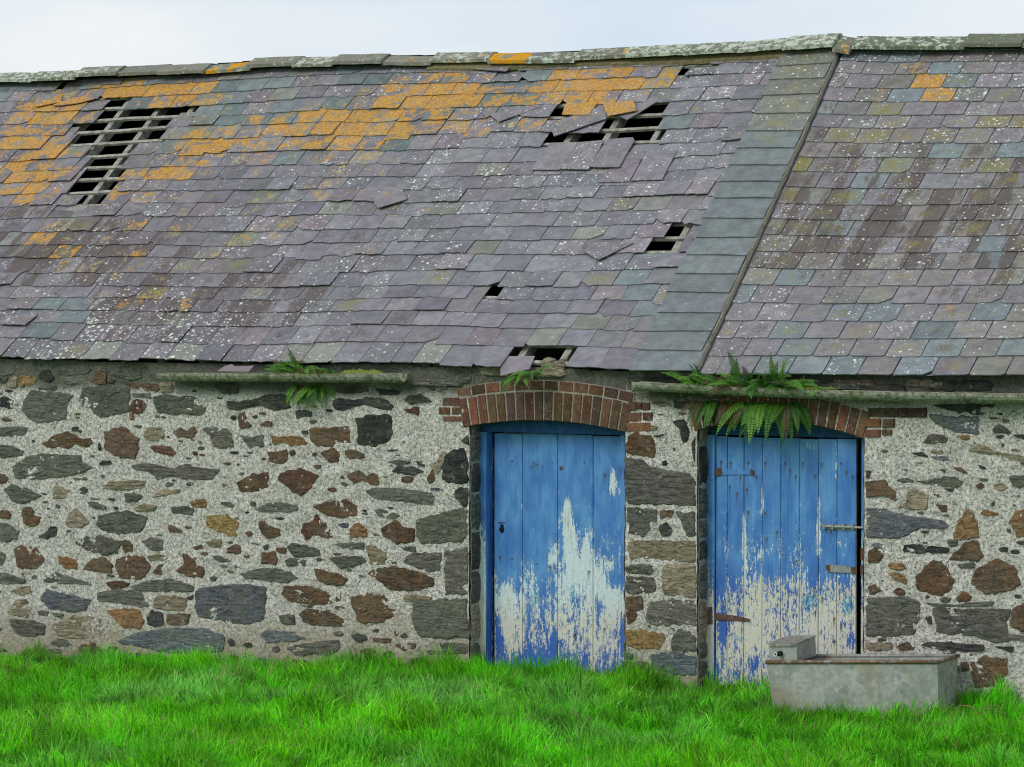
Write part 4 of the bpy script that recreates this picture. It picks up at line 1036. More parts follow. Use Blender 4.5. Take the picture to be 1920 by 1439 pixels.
# ================================================================== DOORS
YF1,YL1,YF2,YL2=.14,.235,.14,.155
PE1=[(1064,975,8,40,2.0),(1073,1020,10,45,1.7),(1098,1022,7,26,1.8),(1085,1075,26,22,1.0),(1149,888,5,14,1.8),(1150,912,8,16,2.2),(1060,960,8,20,.8),(1035,1045,8,20,1.4),(950,1135,16,60,1.3),(995,1085,12,40,.6),(1130,1070,22,35,.5),(1150,1125,25,25,.8),(950,1060,25,60,-1.3),(1015,1060,10,25,-1.0),(1155,1085,14,16,-1.4),(1165,1190,5,24,-1.2),(1040,1212,7,24,-1.2),(935,1190,9,40,-1.2),(1000,1238,40,12,-.7),(1125,1135,8,14,-1.0),(903,1040,16,90,.8),(905,1150,18,90,.7),(897,1020,6,40,.8)]
TQ1=[(1010,1115,22,26,.75),(1074,1115,12,28,.7),(1165,1090,8,35,.6),(992,1145,14,16,.7),(1075,1215,18,16,.45)]
PE2=[(1470,1050,60,30,.25),(1360,1000,8,60,.6),(1395,1010,5,70,1.2),(1430,935,4,30,1.6),(1535,985,4,60,1.6),(1447,1065,28,18,-1.3),(1350,1085,10,40,-.9),(1380,1060,16,30,-.7),(1570,1060,40,26,-.9),(1530,1060,14,24,-.6),(1357,1180,6,28,-2.0),(1415,1245,14,16,-.8),(1450,830,14,14,.8),(1522,835,14,14,.8),(1569,880,5,30,.9),(1330,1000,30,400,-.3),(1600,1200,12,30,-.6)]
TQ2=[(1520,1125,24,22,.8),(1590,1135,16,22,.95),(1560,1110,16,16,.6),(1500,1160,60,30,.35),(1375,1200,24,26,.5),(1355,1240,12,20,.6),(1590,1190,12,16,.5)]
def nails(): return
N1=[(1001,868),(1008,872),(1016,876),(996,876),(1035,868),(1052,878),(1095,868),(1134,890),(1163,880),(960,865),(937,1045),(960,1048),(1008,1058),(1030,1062),(1105,1072),(1133,1180),(1078,1190)]
N2=[(1403,868),(1435,868),(1472,869),(1505,869),(1541,870),(1577,869),(1492,893),(1528,893),(1599,894),(1388,895),(1418,894),(1368,912),(1400,918),(1382,925),(1457,998),(1435,962),(1403,960),(1438,1010),(1352,866),(1370,868),(1587,885),(1481,882),(1494,1052),(1507,1115),(1528,1103),(1529,1148),(1564,1160),(1577,1172),(1565,1203),(1542,1122)]
def stain(px,py,NN):
    t=0
    for i,(a,b) in enumerate(NN):
        if abs(px-a)<7:
            L_=10+(i*37%23)
            if py<b: t+=.8*math.exp(-((px-a)/3.2)**2-((py-b)/4)**2)
            else: t+=.95*math.exp(-((px-a)/(2.6))**2)*math.exp(-(py-b)/L_)
    return t
def peel(px,py,d):
    if d==1:
        b=-1.25+.35*min(max((py-860)/120,0),1)+1.02*min(max((py-985)/140,0),1)-.35*min(max((py-1195)/50,0),1); return b+gsum(px,py,PE1),gsum(px,py,TQ1),min(max((py-1080)/120,0),1),stain(px,py,N1)
    b=-1.05+1.35*min(max((py-925)/200,0),1)+.18*min(max((py-1110)/60,0),1)-.25*min(max((py-1230)/40,0),1); return b+gsum(px,py,PE2),gsum(px,py,TQ2),min(max((py-1040)/90,0),1),stain(px,py,N2)
def board(name,xa,xb,za,zb,yf,th,d,par,nx=10,bev=.004,bow=0):
    V=[];F=[];A=[]; nz_=int((zb-za)/.016); xsr=[xa,xa+bev]+[xa+bev+(xb-xa-2*bev)*i/nx for i in range(1,nx)]+[xb-bev,xb]; m_=len(xsr)
    r=random.uniform(-.25,.25)
    for j in range(nz_+1):
        z=za+(zb-za)*j/nz_
        for i,x in enumerate(xsr):
            y=yf+(bev if i in (0,m_-1) else 0)+bow*math.sin(math.pi*(x-xa)/(xb-xa)); V.append((x,y,z)); px,py=PX((x,yf,z)); a=list(peel(px,py,d)); a[0]+=r
            if name=='plank' and (i<2 or i>m_-3): a[0]+=.35
            if name=='post' and i>m_-2: a[0]-=2.
            A.append(a)
    for j in range(nz_):
        for i in range(m_-1): k=j*m_+i; F.append((k,k+1,k+m_+1,k+m_))
    n0=len(V); V+=[(xa,yf+th,za),(xb,yf+th,za),(xb,yf+th,zb),(xa,yf+th,zb)]; A+=[A[0]]*4
    F+=[(n0,n0+3,n0+2,n0+1),tuple([n0]+[j*m_ for j in range(nz_+1)]+[n0+3])[::-1],tuple([n0+1]+[j*m_+m_-1 for j in range(nz_+1)]+[n0+2]),tuple(list(range(m_))+[n0+1,n0])[::-1],tuple([nz_*m_+i for i in range(m_)]+[n0+2,n0+3])]
    return mk(name,Geo().add(V,F,peel=A),M_PT,par)
def door(d,bounds,ztop,zbot,yl,label):
    g=Geo(); xa=W(bounds[0],1000,yl)[0]; xb=W(bounds[-1],1000,yl)[0]; zt=W(1000 if d==1 else 1450,ztop,yl)[2]; zb=W(1000 if d==1 else 1450,zbot,yl)[2]
    for f in (.12,.5,.86): box(g,(xa+.03,yl+.024,zb+(zt-zb)*f-.05),(xb-.03,yl+.05,zb+(zt-zb)*f+.05))
    dr=mk('door',g,M_BP,barn); tag(dr,label)
    for i in range(len(bounds)-1):
        a=W(bounds[i],1000,yl)[0]+.0022; b=W(bounds[i+1],1000,yl)[0]-.0022
        board('plank',a,b,zb+random.uniform(-.015,.02),zt+random.uniform(-.004,.004),yl+random.uniform(-.002,.002),.022,d,dr)
    return dr,xa,xb,zt,zb
d1,xa,xb,zt,zb=door(1,[926,979.5,1045.5,1112,1166],814,1275,YL1,'left door of wide blue boards, lower half peeled to white'); xa1=xa
d2,xa2,xb2,zt2,zb2=door(2,[1342,1363.5,1394.6,1429,1463.8,1499,1534.5,1569,1605.4],821,1292,YL2,'right door of narrow blue boards with hinges and bolt')
for dr,NN,yl in ((d1,N1,YL1),(d2,N2,YL2)):
    for i,(a,b) in enumerate(NN):
        p=W(a,b,yl-.003); r=.006 if (a,b)!=(1052,878) else .016; g=Geo(); V=[(p[0]+r*math.cos(k*math.pi/4),yl-.004,p[2]+r*math.sin(k*math.pi/4)) for k in range(8)]+[(p[0]+r*math.cos(k*math.pi/4),yl+.004,p[2]+r*math.sin(k*math.pi/4)) for k in range(8)]+[(p[0],yl-.006,p[2])]
        mk('nail',g.add(V,[(k,(k+1)%8,16) for k in range(8)]+[(k+8,(k+1)%8+8,(k+1)%8,k) for k in range(8)]),M_IRON,dr)
# key hole with a dark broken edge, left door
p=W(941,992,YL1); g=Geo(); hp=[(-.012,.04),(.006,.045),(.022,.03),(.018,.012),(.03,-.004),(.018,-.03),(.002,-.038),(-.016,-.03),(-.03,-.004),(-.014,.012)]
g.add([(p[0]+a*.8,YL1-.0065,p[2]+b*.9) for a,b in hp]+[(p[0]+a*.8,YL1-.001,p[2]+b*.9) for a,b in hp],[tuple(range(10))[::-1]]+[(k,(k+1)%10,(k+1)%10+10,k+10) for k in range(10)]); mk('keyhole',g,simple('keyhole_dark',(6,6,6),(10,9,8)),d1)
g=Geo(); box(g,(p[0]-.035,YL1-.007,p[2]+.052),(p[0]+.035,YL1-.001,p[2]+.056)); mk('lock_slot',g,M_IRON,d1)
# frames
def frame(posts,yf,depth,lx0,lx1,lpy0,lpy1,ly,d,label,zb):
    g=Geo(); z1=W(1000 if d==1 else 1450,lpy0,ly)[2]; z0=W(1000 if d==1 else 1450,lpy1,ly)[2]
    box(g,(lx0,ly,z0),(lx1,ly+.07,z1)); fr=mk('door_frame',g,M_BP,barn); tag(fr,label)
    for a,b in posts:
        board('post',W(a,1000,yf)[0],W(b,1000,yf)[0],zb,z0-.002 if True else z1,yf,depth,d,fr,nx=4,bev=.005)
    return fr
f1=frame([(896,911)],YF1,.13,O1[0]+.01,O1[1]-.01,775,812,.17,1,'blue frame of the left door',zb-.1)
board('post',W(1163,1000,.17)[0],W(1163,1000,.17)[0]+.09,zb-.1,W(1000,812,.17)[2]-.002,.17,.08,1,f1,nx=4)
f2=frame([(1323,1339.5)],YF2,.09,O2[0]+.01,O2[1]-.01,775,818,.18,2,'blue frame of the right door',zb2-.05)
board('post',W(1614.5,1000,.145)[0],W(1614.5,1000,.145)[0]+.085,zb2-.05,W(1450,818,.18)[2]-.002,.145,.09,2,f2,nx=4)
# dark interior backing seen through the gaps is the barn itself
# hinges, bolt, hasp on the right door
def plate(name,pts,yl,th,mat,par):
    q=[W(a,b,yl) for a,b in pts]; n=len(q); V=[(p[0],yl-th,p[2]) for p in q]+[(p[0],yl,p[2]) for p in q]
    return mk(name,Geo().add(V,[tuple(range(n))[::-1],tuple(range(n,2*n))]+[(k,(k+1)%n,(k+1)%n+n,k+n) for k in range(n)],peel=(-.8,0,.1,0)),mat,par)
YH=YL2-.004
o=plate('strap_hinge',[(1339,884),(1350,879),(1353,878),(1400,882),(1412,881),(1412,891),(1400,890),(1339,891)],YH,.006,M_PT,d2); tag(o,'blue painted upper strap hinge')
plate('hinge_plate',[(1329,866),(1340,866),(1340,900),(1329,897)],YF2-.004,.005,M_PT,f2); 
o=plate('hinge_rust',[(1341,880),(1352,877),(1355,889),(1347,893),(1341,892)],YH-.006,.003,M_IRON,d2)
o=plate('hinge_tip',[(1407,880),(1413,882),(1412,893),(1407,891)],YH-.006,.003,M_IRON,d2)
o=plate('strap_hinge',[(1338,1151),(1349,1151),(1380,1155),(1406,1161),(1406,1166),(1380,1164),(1338,1163)],YH,.007,M_IRON,d2); tag(o,'rusty lower strap hinge')
plate('hinge_plate',[(1329,1139),(1335,1138),(1336,1170),(1328,1171)],YF2-.004,.008,M_IRON,f2)
o=plate('hasp',[(1548,1061),(1552,1058),(1606,1064),(1606,1075),(1552,1073)],YH,.007,M_ZINC,d2); tag(o,'grey and rusty hasp plate')
plate('hasp_end',[(1596,1063),(1607,1063),(1607,1076),(1596,1076)],YH-.007,.003,M_IRON,d2); plate('hasp_end',[(1548,1060),(1556,1059),(1557,1073),(1550,1070)],YH-.007,.003,M_IRON,d2)
plate('staple_plate',[(1614,1060),(1620,1059),(1620,1078),(1614,1078)],YF2-.004,.010,M_IRON,f2)
plate('latch_plate',[(1614,1028),(1621,1028),(1621,1050),(1614,1050)],YF2-.004,.006,M_IRON,f2)
o=plate('bolt_plate',[(1541,983),(1606,985),(1606,995),(1543,992)],YH,.004,M_ZINC,d2)
g=Geo(); a=W(1543,987,YH-.016); b=W(1622,990,YH-.016); tube(g,[a,b],.010,8); bo=mk('slide_bolt',g,M_ZINC,d2); tag(bo,'grey slide bolt reaching across the gap to the frame')
for px in (1546,1562,1583,1600):
    g=Geo(); p=W(px,987.5,YH-.012); box(g,(p[0]-.008,p[1]-.016,p[2]-.022),(p[0]+.008,p[1]+.006,p[2]+.022)); mk('bolt_strap',g,M_ZINC,d2)
g=Geo(); p=W(1558,994,YH-.02); tube(g,[p,p+np.array([0,-.005,-.03])],.006,6); mk('bolt_handle',g,M_IRON,d2)
# ================================================================== GUTTERS
def gutter(pts,r,Y,par,label,sag=0,caps=False,rr=None):
    g=Geo(); C=[W(a,b,Y) for a,b in pts]; V=[];n=9
    K=[]
    for i in range(len(C)-1):
        m_=max(2,int(abs(C[i+1][0]-C[i][0])/.12))
        for k in range(m_): K.append(C[i]+(C[i+1]-C[i])*k/m_)
    K.append(C[-1]); sd=random.random()*50
    for i,p in enumerate(K):
        e=(float(vn(p[0]*6,sd,4))-.5)*.006
        for k in range(n+1): t=math.pi+math.pi*k/n; V.append((p[0],p[1]+(r+e)*math.cos(t),p[2]+(r+e)*math.sin(t)*.95+e))
        for k in range(n,-1,-1): t=math.pi+math.pi*k/n; V.append((p[0],p[1]+(r-.013)*math.cos(t),p[2]+(r-.013)*math.sin(t)*.95+e))
    q=2*n+2; F=[(i*q+k,(i+1)*q+k,(i+1)*q+(k+1)%q,i*q+(k+1)%q) for i in range(len(K)-1) for k in range(q)]+[tuple(range(q)),tuple(range((len(K)-1)*q,len(K)*q))[::-1]]
    o=mk('gutter',g.add(V,F),M_GUT,par,smooth=False); tag(o,label); return o
gutter([(303,700),(558,700)],.078,-.15,barn,'left length of broken cement gutter, mossy and split along its front')
gutter([(561,701),(756,701)],.080,-.15,barn,'short cement gutter length ending above bare wall')
gutter([(1192,716),(1450,728),(1620,734),(1940,739),(2300,742)],.078,-.15,barn,'long grey-green cement gutter above the right door')
g=Geo(); P=[W(a,b,-.12) for a,b in ((1175,722),(1176,732),(1181,735),(1187,731),(1188,720))]; 
for i in range(4): tube(g,[P[i],P[i+1]],.006,6)
tag(mk('gutter_bracket',g,M_ZINC,barn),'bare metal gutter bracket left of the long gutter')
for px in (420,650,1290,1460,1640,1820):
    g=Geo(); p=W(px,705 if px<1000 else 730+(px-1290)*.018,-.07); tube(g,[(p[0],-.2,p[2]-.045),(p[0],-.14,p[2]-.066),(p[0],-.05,p[2]-.04),(p[0],.05,p[2]-.02)],.006,6); mk('gutter_bracket',g,M_IRON,barn)
# fascia stones / wall head rubble seen in the eave gap
for (a,b,c_,d_,t) in [(1018,672,1040,695,'t'),(1040,676,1062,698,'t'),(1180,708,1290,716,'k'),(1500,714,1620,728,'g'),(1610,722,1700,738,'k'),(1730,714,1860,730,'k'),(1560,712,1640,722,'t'),(905,690,1060,704,'t'),(770,712,870,722,'g'),(1700,712,1760,724,'t')]:
    q0=W(a,d_,.02);q1=W(c_,b,.02); x0,x1,z0,z1=q0[0],q1[0],q0[2],q1[2]
    P=[(x0,z0),(x0+(x1-x0)*.5,z0-.004),(x1,z0),(x1+.01,(z0+z1)/2),(x1-.02,z1),(x0+.03,z1),(x0-.01,(z0+z1)/2)]
    gg,_,_=stone_geo(P,t,.02); mk('stone',gg,M_ST,wall)
# slate shards on the gutter
for k,P in enumerate([[(410,696),(418,688),(430,684),(441,690),(446,697)],[(437,688),(473,687),(468,697),(446,697)]]):
    q=[W(a,b,-.2) for a,b in P]; c=sum(q)/len(q); V=[(p[0],p[1]+(p[2]-c[2])*.9,p[2]) for p in q]+[(p[0],p[1]+.008+(p[2]-c[2])*.9,p[2]+.004) for p in q]; n=len(q)
    g=Geo().add(V,[tuple(range(n))[::-1],tuple(range(n,2*n))]+[(i,(i+1)%n,(i+1)%n+n,i+n) for i in range(n)],tint=(*lin((130,116,122)),.3+k*.2),lich=(0,.1,0,0),luv=[(0.,0.,0.)]*(2*n))
    tag(mk('slate_shard',g,M_SL),['left, roughly triangular broken slate shard lying on the left gutter','right, four sided slate shard tucked under the eave on the left gutter'][k],'slate shard')
# ================================================================== FERNS
def leafblade(g,a,d,n,w,col,segs=3):
    """small tapering leaflet from a along d"""
    s=np.cross(d,n); s/=np.linalg.norm(s)+1e-9; L_=np.linalg.norm(d)
    V=[a]; 
    for f,ww in ((.18,.9),(.5,1.),(.8,.6)): V+= [a+d*f-s*w*ww-n*L_*.12*f,a+d*f+s*w*ww-n*L_*.12*f]
    V.append(a+d-n*L_*.2)
    g.add(V,[(0,2,1),(1,2,4,3),(3,4,6,5),(5,6,7)],tint=col)
def frond(par,base,dr,L_,droop,width,col,np_=15,lab=None):
    g=Geo(); base=np.array(base,float); d=np.array(dr,float); d/=np.linalg.norm(d); pts=[base]; N=np_+3; p=base.copy(); vel=d.copy()
    for i in range(N):
        vel=vel+np.array([0,0,-1.])*droop/N; vel/=np.linalg.norm(vel); p=p+vel*L_/N; pts.append(p.copy())
    tube(g,pts,[.003*(1-i/(N+2)) for i in range(N+1)],4,tint=(*[c*.8 for c in col],1))
    for i in range(2,N):
        t=(pts[i+1]-pts[i-1]); t/=np.linalg.norm(t); s=np.cross(t,[0,-.75,.55]); s/=np.linalg.norm(s)+1e-9; n=np.cross(s,t); f=i/N
        w=width*math.sin(math.pi*min(1,(.18+.82*f)**.8))**.8*(1.0 if f<.95 else .7); w*=random.uniform(.88,1.08)
        for sg in (-1,1):
            dd=(s*sg*.9+t*.38); dd=dd/np.linalg.norm(dd)*w; cc=random.uniform(.8,1.25); leafblade(g,pts[i],dd,n,L_/N*.38,(col[0]*cc,col[1]*cc,col[2]*cc,1))
    leafblade(g,pts[-2],pts[-1]-pts[-2],np.array([0,-.7,.7]),.004,(*col,1))
    return mk('frond',g,M_FERN,par)
FG=[(.06,.18,.02),(.11,.28,.03),(.03,.10,.014),(.13,.30,.035),(.06,.18,.016),(.10,.26,.02),(.10,.075,.03)]
def fern(px,py,Y,n,L_,spread,upk,droop,label,width=.035,wx_=.12,group=None):
    c=W(px,py,Y); f=tag(empty('fern',c),label,'fern',group)
    for i in range(n):
        a=random.uniform(-spread,spread); fr=(i+.5)/n*2-1
        b=c+np.array([fr*wx_+random.uniform(-.02,.02),random.uniform(-.03,.03),0])
        d=(math.sin(a+fr*.6),-abs(random.gauss(.45,.3)),upk*math.cos(a)*random.uniform(.5,1.1))
        frond(f,b,d,L_*random.uniform(.6,1.1),droop*random.uniform(.6,1.4),width*random.uniform(.7,1.1),random.choice(FG))
    return f
fern(1330,722,-.15,30,.24,1.1,1.0,1.1,'dense dark fern in the right gutter, beside the verge slates',.030,.20)
fern(1432,727,-.15,42,.33,1.0,1.2,1.2,'tallest bright fern rising from the right gutter above the door',.042,.24)
fern(1505,733,-.16,16,.16,1.2,.6,1.0,'low leafy fern tuft at the right end of the gutter ferns',.028,.11)
fern(1338,752,-.03,16,.27,1.0,-.1,2.2,'small fern hanging below the gutter at the left end of the right arch',.048,.14)
fern(1440,755,-.03,30,.38,1.0,-.1,2.0,'large bright fern hanging over the right door arch',.055,.22)
fern(548,697,-.15,24,.23,1.1,1.0,1.0,'bright fern sprouting from the left gutter joint',.030,.14)
fern(605,698,-.15,14,.15,1.1,.8,1.2,'smaller fern tuft just right of the left gutter joint',.024,.10)
fern(578,722,-.04,18,.25,.9,-.3,1.8,'dark fern hanging on the wall under the left gutter',.045,.15)
fern(1002,700,-.12,11,.19,1.3,.4,1.5,'little fern growing from the eave gap above the left brick arch',.028,.06)
fern(975,706,-.15,8,.19,.7,-.1,1.0,'low spray of fern lying on the top of the left brick arch',.026,.05)
# moss cushions on the gutters and eave
def moss(px0,px1,py,Y,label,h=.03,bl=(.08,.13,.03)):
    g=Geo(); a=W(px0,py,Y); b=W(px1,py,Y); V=[];F=[];n=26;m_=6
    for i in range(n+1):
        for j in range(m_+1):
            t=i/n; y=a[1]-.04+.08*j/m_; e=math.sin(math.pi*t)**.4*math.sin(math.pi*j/m_)**.5; x=a[0]+(b[0]-a[0])*t
            V.append((x,y,a[2]+(b[2]-a[2])*t-.01+h*e*(.4+1.2*float(vn(x*40,y*40,8)))))
    for i in range(n):
        for j in range(m_): k=i*(m_+1)+j; F.append((k,k+m_+1,k+m_+2,k+1))
    return tag(mk('moss',g.add(V,F),M_MOSS,smooth=True),label,'moss')
moss(640,720,698,-.15,'yellow-green moss with dry grass lying in the left gutter')
moss(1290,1570,727,-.15,'dark moss and soil filling the right gutter under the ferns',.02)
moss(500,640,700,-.15,'moss and soil around the fern roots in the left gutter',.02)
# ================================================================== TROUGH
TY=-.56; zb_=W(1600,1338,TY)[2]
fl=W(1442,1300,TY)[0]; frr=W(1763,1300,TY)[0]; zr=W(1600,1240,TY)[2]; DT=.43; th=.006
print('trough',fl,frr,TY,zr)
tr=tag(empty('water_trough',((fl+frr)/2,TY+DT/2,zb_)),'galvanised steel water trough standing before the right door','water trough')
g=Geo(); x0,x1,y0,y1=fl,frr,TY,TY+DT; tp_=.02
V=[];F=[];A=[]
def face(a,b,c,d,nx_=14,nz_=8,bul=0.):
    a,b,c,d=[np.array(v,float) for v in (a,b,c,d)]; k0=len(V); nn=np.cross(b-a,d-a); nn/=np.linalg.norm(nn)
    for j in range(nz_+1):
        for i in range(nx_+1):
            s,t=i/nx_,j/nz_; p=(a*(1-s)+b*s)*(1-t)+(d*(1-s)+c*s)*t+nn*bul*math.sin(math.pi*s)*math.sin(math.pi*t); V.append(tuple(p))
            ru=.0+.5*(s>.95)*(.5+.5*math.sin(t*9))+.35*(t>.97)+.2*(t<.08); gr=.75*math.exp(-(s/.16)**2)*max(0,1-t*1.6)+.3*max(0,.25-t); A.append((ru,gr,0,1))
    for j in range(nz_):
        for i in range(nx_): k=k0+j*(nx_+1)+i; F.append((k,k+1,k+nx_+2,k+nx_+1))
zt_=zr-.012
face((x0+.03,y0+.02,zb_),(x1-.02,y0+.02,zb_),(x1,y0,zt_),(x0,y0,zt_),bul=.008)
face((x1-.02,y0+.02,zb_),(x1-.02,y1-.02,zb_),(x1,y1,zt_),(x1,y0,zt_),6)
face((x1-.02,y1-.02,zb_),(x0+.03,y1-.02,zb_),(x0,y1,zt_),(x1,y1,zt_))
face((x0+.03,y1-.02,zb_),(x0+.03,y0+.02,zb_),(x0,y0,zt_),(x0,y1,zt_),6)
e=.006
face((x1-e,y0+e,zt_),(x0+e,y0+e,zt_),(x0+.03,y0+.03,zb_+.01),(x1-.03,y0+.03,zb_+.01)); face((x0+e,y1-e,zt_),(x1-e,y1-e,zt_),(x1-.03,y1-.03,zb_+.01),(x0+.03,y1-.03,zb_+.01))
face((x1-e,y1-e,zt_),(x1-e,y0+e,zt_),(x1-.03,y0+.03,zb_+.01),(x1-.03,y1-.03,zb_+.01),6); face((x0+e,y0+e,zt_),(x0+e,y1-e,zt_),(x0+.03,y1-.03,zb_+.01),(x0+.03,y0+.03,zb_+.01),6)
face((x0+.03,y0+.03,zb_+.01),(x1-.03,y0+.03,zb_+.01),(x1-.03,y1-.03,zb_+.01),(x0+.03,y1-.03,zb_+.01))
mk('tank',Geo().add(V,F,tint=A),M_GV,tr)
g=Geo(); zz=zr-.006; tube(g,[(x0-.004,y0-.004,zz),(x1+.004,y0-.004,zz)],.016,10,tint=(.75,0,0,1)); mk('rim',g,M_GV,tr,smooth=True)
g=Geo(); tube(g,[(x1+.004,y0+.012,zz),(x1+.004,y1+.004,zz)],.016,10,tint=(.7,0,0,1)); mk('rim',g,M_GV,tr,smooth=True)
g=Geo(); tube(g,[(x1-.014,y1+.004,zz),(x0+.014,y1+.004,zz)],.016,10,tint=(.5,0,0,1)); mk('rim',g,M_GV,tr,smooth=True)
g=Geo(); tube(g,[(x0-.004,y1-.014,zz),(x0-.004,y0+.012,zz)],.016,10,tint=(.3,0,0,1)); mk('rim',g,M_GV,tr,smooth=True)
g=Geo(); g.add([(x0+.032,y0+.032,zb_+.12),(x1-.03,y0+.032,zb_+.12),(x1-.03,y1-.032,zb_+.12),(x0+.032,y1-.032,zb_+.12)],[(0,1,2,3)])
mw=MT('murky_water'); mk('water',g,mw.fin(lin((34,38,30)),None,.05),tr)
# float box
bx0=W(1448,1220,y0+.02)[0]; bx1=W(1500,1220,y0+.02)[0]; bz1=W(1470,1200,y0+.02)[2]; bz2=bz1+.022; by0=y0+.018; by1=y0+.39
g=Geo(); g.add([(bx0,by0,zz+.005),(bx1,by0,zz+.005),(bx1,by1,zz+.005),(bx0,by1,zz+.005),(bx0,by0,bz1),(bx1,by0,bz1),(bx1,by1,bz2),(bx0,by1,bz2)],[(0,3,2,1),(4,5,6,7),(0,1,5,4),(1,2,6,5),(2,3,7,6),(3,0,4,7)],tint=[(.3,.25,0,1)]*4+[(.15,.1,0,1)]*4)
fb=mk('float_box',g,M_GV,tr); tag(fb,'float valve box with folded lid and pipe end')
g=Geo(); l=.008; g.add([(bx0-l,by0-l,bz1+.001),(bx1+l,by0-l,bz1+.001),(bx1+l,by1+l,bz2+.002),(bx0-l,by1+l,bz2+.002),(bx0-l,by0-l,bz1+.009),(bx1+l,by0-l,bz1+.009),(bx1+l,by1+l,bz2+.010),(bx0-l,by1+l,bz2+.010)],[(0,3,2,1),(4,5,6,7),(0,1,5,4),(1,2,6,5),(2,3,7,6),(3,0,4,7)],tint=(.55,0,0,1))
lid=mk('lid',g,M_GV,fb); g=Geo(); box(g,(bx0+.008,by0-.0105,bz1-.016),(bx1-.01,by0-.004,bz1+.003),tint=(.6,0,0,1)); mk('lid_lip',g,M_GV,fb)
pc=W(1470,1217,by0); g=Geo(); tube(g,[(pc[0],by0+.005,pc[2]),(pc[0]-.006,by0-.03,pc[2]-.001)],.020,10); tube(g,[(pc[0]-.006,by0-.03,pc[2]-.001),(pc[0]-.014,by0-.075,pc[2])],.015,10)
mk('pipe',g,simple('black_rubber',(30,30,32),(44,44,46)),fb,smooth=False)
g=Geo(); V=[];e0=np.array([pc[0]-.014,by0-.078,pc[2]])
for r in (.016,.009):
    for yy in (0,.012):
        for k in range(12): V.append((e0[0]+r*math.cos(k*math.pi/6),e0[1]+yy,e0[2]+r*math.sin(k*math.pi/6)))
F=[]
for k in range(12): m_=(k+1)%12; F+=[(k,m_,24+m_,24+k),(k,12+k,12+m_,m_),(24+k,24+m_,36+m_,36+k)]
mk('pipe_collar',g.add(V,F),simple('pale_plastic',(190,190,186),(210,210,204),20,.1,.001,.5),fb)
# ================================================================== GRASS AND STEMS
NB=300000
xg=RNG.uniform(-7.2,6.2,NB*2); yg=-RNG.uniform(0,1,NB*2)**1.0*6.6+.02
# only ground the photo looks at, plus a margin; blades thin out with their clumps
dens=fbm(xg*3.1,yg*3.1,40,3); far=(yg<-5.2)&(xg<1.2)
pxs=[]; rel=np.stack([xg,yg,gz(xg,yg)],1)-CAM; zc=rel@fw; pxv=960+FPX*(rel@rt)/zc; pyv=719.5-FPX*(rel@up)/zc
inO=((xg>O1[0])&(xg<O1[1]))|((xg>O2[0])&(xg<O2[1])); yy0=np.where(inO,.12,-.005)
yg=np.where((yg>-.05)&inO,yg+RNG.uniform(0,.14,len(yg)),yg)
intr=(xg>fl-.01)&(xg<frr+.01)&(yg>TY-.005)&(yg<TY+DT+.005)
ok=(dens>RNG.uniform(.12,.42,len(xg)))&(yg<yy0)&(pxv>-160)&(pxv<2080)&(pyv<1520)&(~intr)
xg,yg=xg[ok][:NB],yg[ok][:NB]; n=len(xg); print('blades',n)
zg=gz(xg,yg)-.005+.035*np.clip((-3.4-xg)/1.2,0,1)*np.exp(yg/1.5); cl=fbm(xg*1.7,yg*1.7,50,3); cl2=fbm(xg*6,yg*6,51,3)
nearwall=np.exp(yg/.25)
h=(.045+.15*np.clip((cl-.3)*1.9,0,1)+.13*np.clip((cl2-.47)*4,0,1))*RNG.uniform(.5,1.25,n)+.035*nearwall*RNG.uniform(0,1,n)
h+=.07*np.exp(-((yg-TY+.07)/.09)**2)*((xg>fl-.1)&(xg<frr+.15))*RNG.uniform(.2,1,n)
tuft=np.exp(-((xg-W(1725,1300,TY)[0])/.09)**2-((yg-TY+.05)/.07)**2); h+=tuft*.13*RNG.uniform(.3,1,n)
for px_,pw in ((1710,30),(1640,40),(1385,60),(1190,50),(1240,40),(930,60),(300,25),(60,60),(1850,60)):
    xx=W(px_,1290,-.05)[0]; h+=.07*np.exp(-((xg-xx)/(pw/210))**2)*np.exp(yg/.14)*RNG.uniform(.2,1,n)
az=RNG.uniform(0,2*math.pi,n)*.6+ (fbm(xg*2.2,yg*2.2,60,2)-.5)*9; lean=RNG.uniform(.15,1.0,n)**1.2*(.5+.9*(1-nearwall))
ld=np.stack([np.cos(az),np.sin(az)*.8-.12,np.zeros(n)],1); sdv=np.stack([-np.sin(az+.8),np.cos(az+.8),np.zeros(n)],1)
sdv=np.where((np.abs(sdv@rt)<.35)[:,None],rt[None,:]*.8,sdv)
wb=RNG.uniform(.0022,.0070,n); B=np.stack([xg,yg,zg],1); H=h[:,None]; LN=lean[:,None]
m1=B+ld*H*LN*.28+np.array([0,0,1.])*H*.55; tipv=B+ld*H*LN*.85+np.array([0,0,1.])*H*(1-.38*LN**2)
V=np.stack([B-sdv*wb[:,None],B+sdv*wb[:,None],m1-sdv*wb[:,None]*.85,m1+sdv*wb[:,None]*.85,tipv],1).reshape(-1,3)
V[:,1]=np.minimum(V[:,1],np.where(((V[:,0]>O1[0])&(V[:,0]<O1[1]))|((V[:,0]>O2[0])&(V[:,0]<O2[1])),.13,-.015))
b5=np.arange(n)*5
F=np.stack([np.stack([b5,b5+1,b5+3],1),np.stack([b5,b5+3,b5+2],1),np.stack([b5+2,b5+3,b5+4],1)],1).reshape(-1,3)
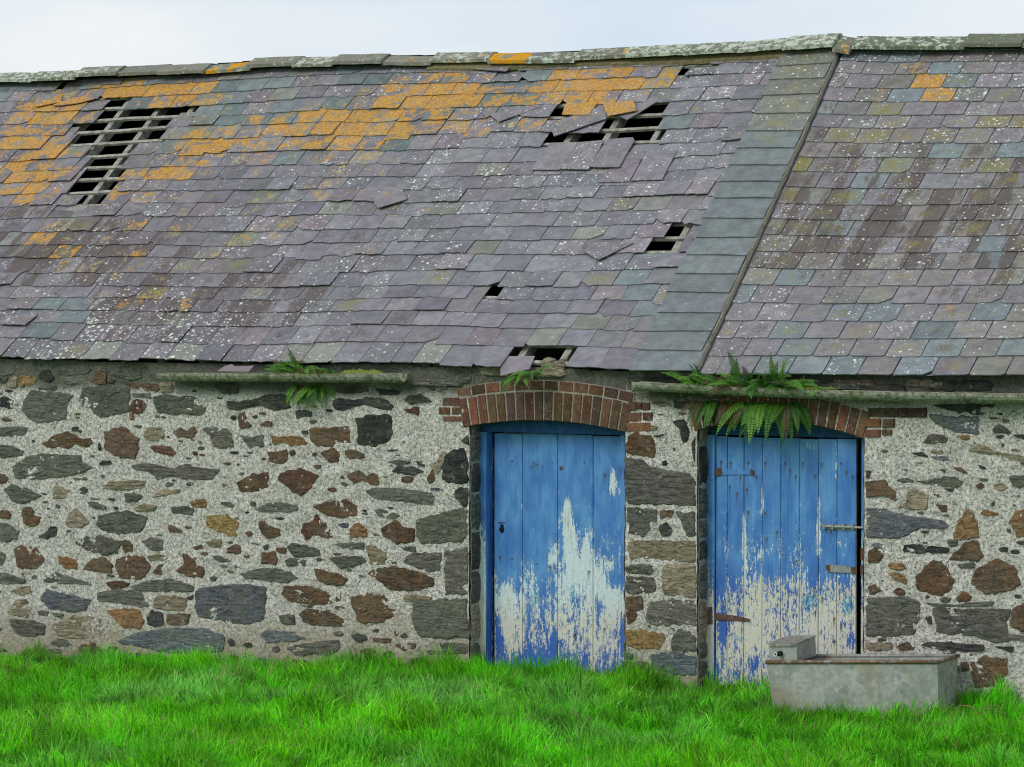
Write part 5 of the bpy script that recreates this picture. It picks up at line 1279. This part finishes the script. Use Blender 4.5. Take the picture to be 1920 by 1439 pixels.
pn=fbm(xg*.9,yg*.9,70,3); blu=np.clip((pn-.5)*5,0,1)*RNG.uniform(.2,1,n); yel=np.clip((fbm(xg*1.4,yg*1.4,71,3)-.48)*4,0,1)
base=np.array([.14,.56,.014]); cb=np.array([.25,.58,.13]); cy=np.array([.22,.62,.012]); cdry=np.array([.6,.5,.26])
C_=base+(cb-base)*blu[:,None]; C_=C_+(cy-C_)*(yel*RNG.uniform(.2,1,n))[:,None]; C_*=RNG.uniform(.4,1.6,n)[:,None]*(.65+.7*np.clip(fbm(xg*3.5,yg*5,77,3)*2.2-.6,0,1))[:,None]
dry=RNG.uniform(0,1,n)<(.016+.09*np.clip((fbm(xg*1.1+9,yg*1.1,80,2)-.6)*6,0,1)); C_[dry]=cdry*RNG.uniform(.6,1.1,dry.sum())[:,None]
CC=np.concatenate([np.repeat(C_[:,None,:],5,1),np.ones((n,5,1))],2); CC=CC.reshape(-1,4)
gr=bigmesh('grass',V,F,M_GRASS,None,{'tint':CC},False); tag(gr,'long bright green grass growing up to the barn wall',kind='stuff')
# dry bramble stems beside the trough, weed by the left edge
g=Geo(); rr=random.Random(3)
for k in range(9):
    p=np.array([frr+rr.uniform(.0,.25),TY+rr.uniform(.0,.25),zb_]); pts=[p]; d=np.array([rr.uniform(-1,1),rr.uniform(-.4,.2),rr.uniform(.6,1.4)])
    for i in range(8): d=d+np.array([rr.uniform(-.25,.25),0,-.22]); p=p+d*.035; pts.append(p)
    tube(g,pts,.0028,4)
tag(mk('bramble_stems',g,M_STEM),'tangle of dry grey stems in the grass at the right end of the trough','dry stems')
# three bent straws at the doors
for px_,py_,ln_,dx,lab in ((1408,1285,.3,-.9,'long pale bent straw leaning beside the right door frame'),(1155,1290,.28,.55,'upright pale seed stem in front of the left door, near its right post')):
    g=Geo(); p=W(px_,py_,-.12); pts=[p+np.array([dx*ln_*t,0,ln_*(t-.35*t*t)*1.1]) for t in np.linspace(0,1,8)]; tube(g,pts,.003,4); tag(mk('straw',g,M_STEM),lab,'straw')
tr.rotation_euler=(0,-math.atan2(.085,frr-fl),0)
print('gz at trough',float(gz(2.8,-.5)),zb_)
print('objects',len(bpy.data.objects))
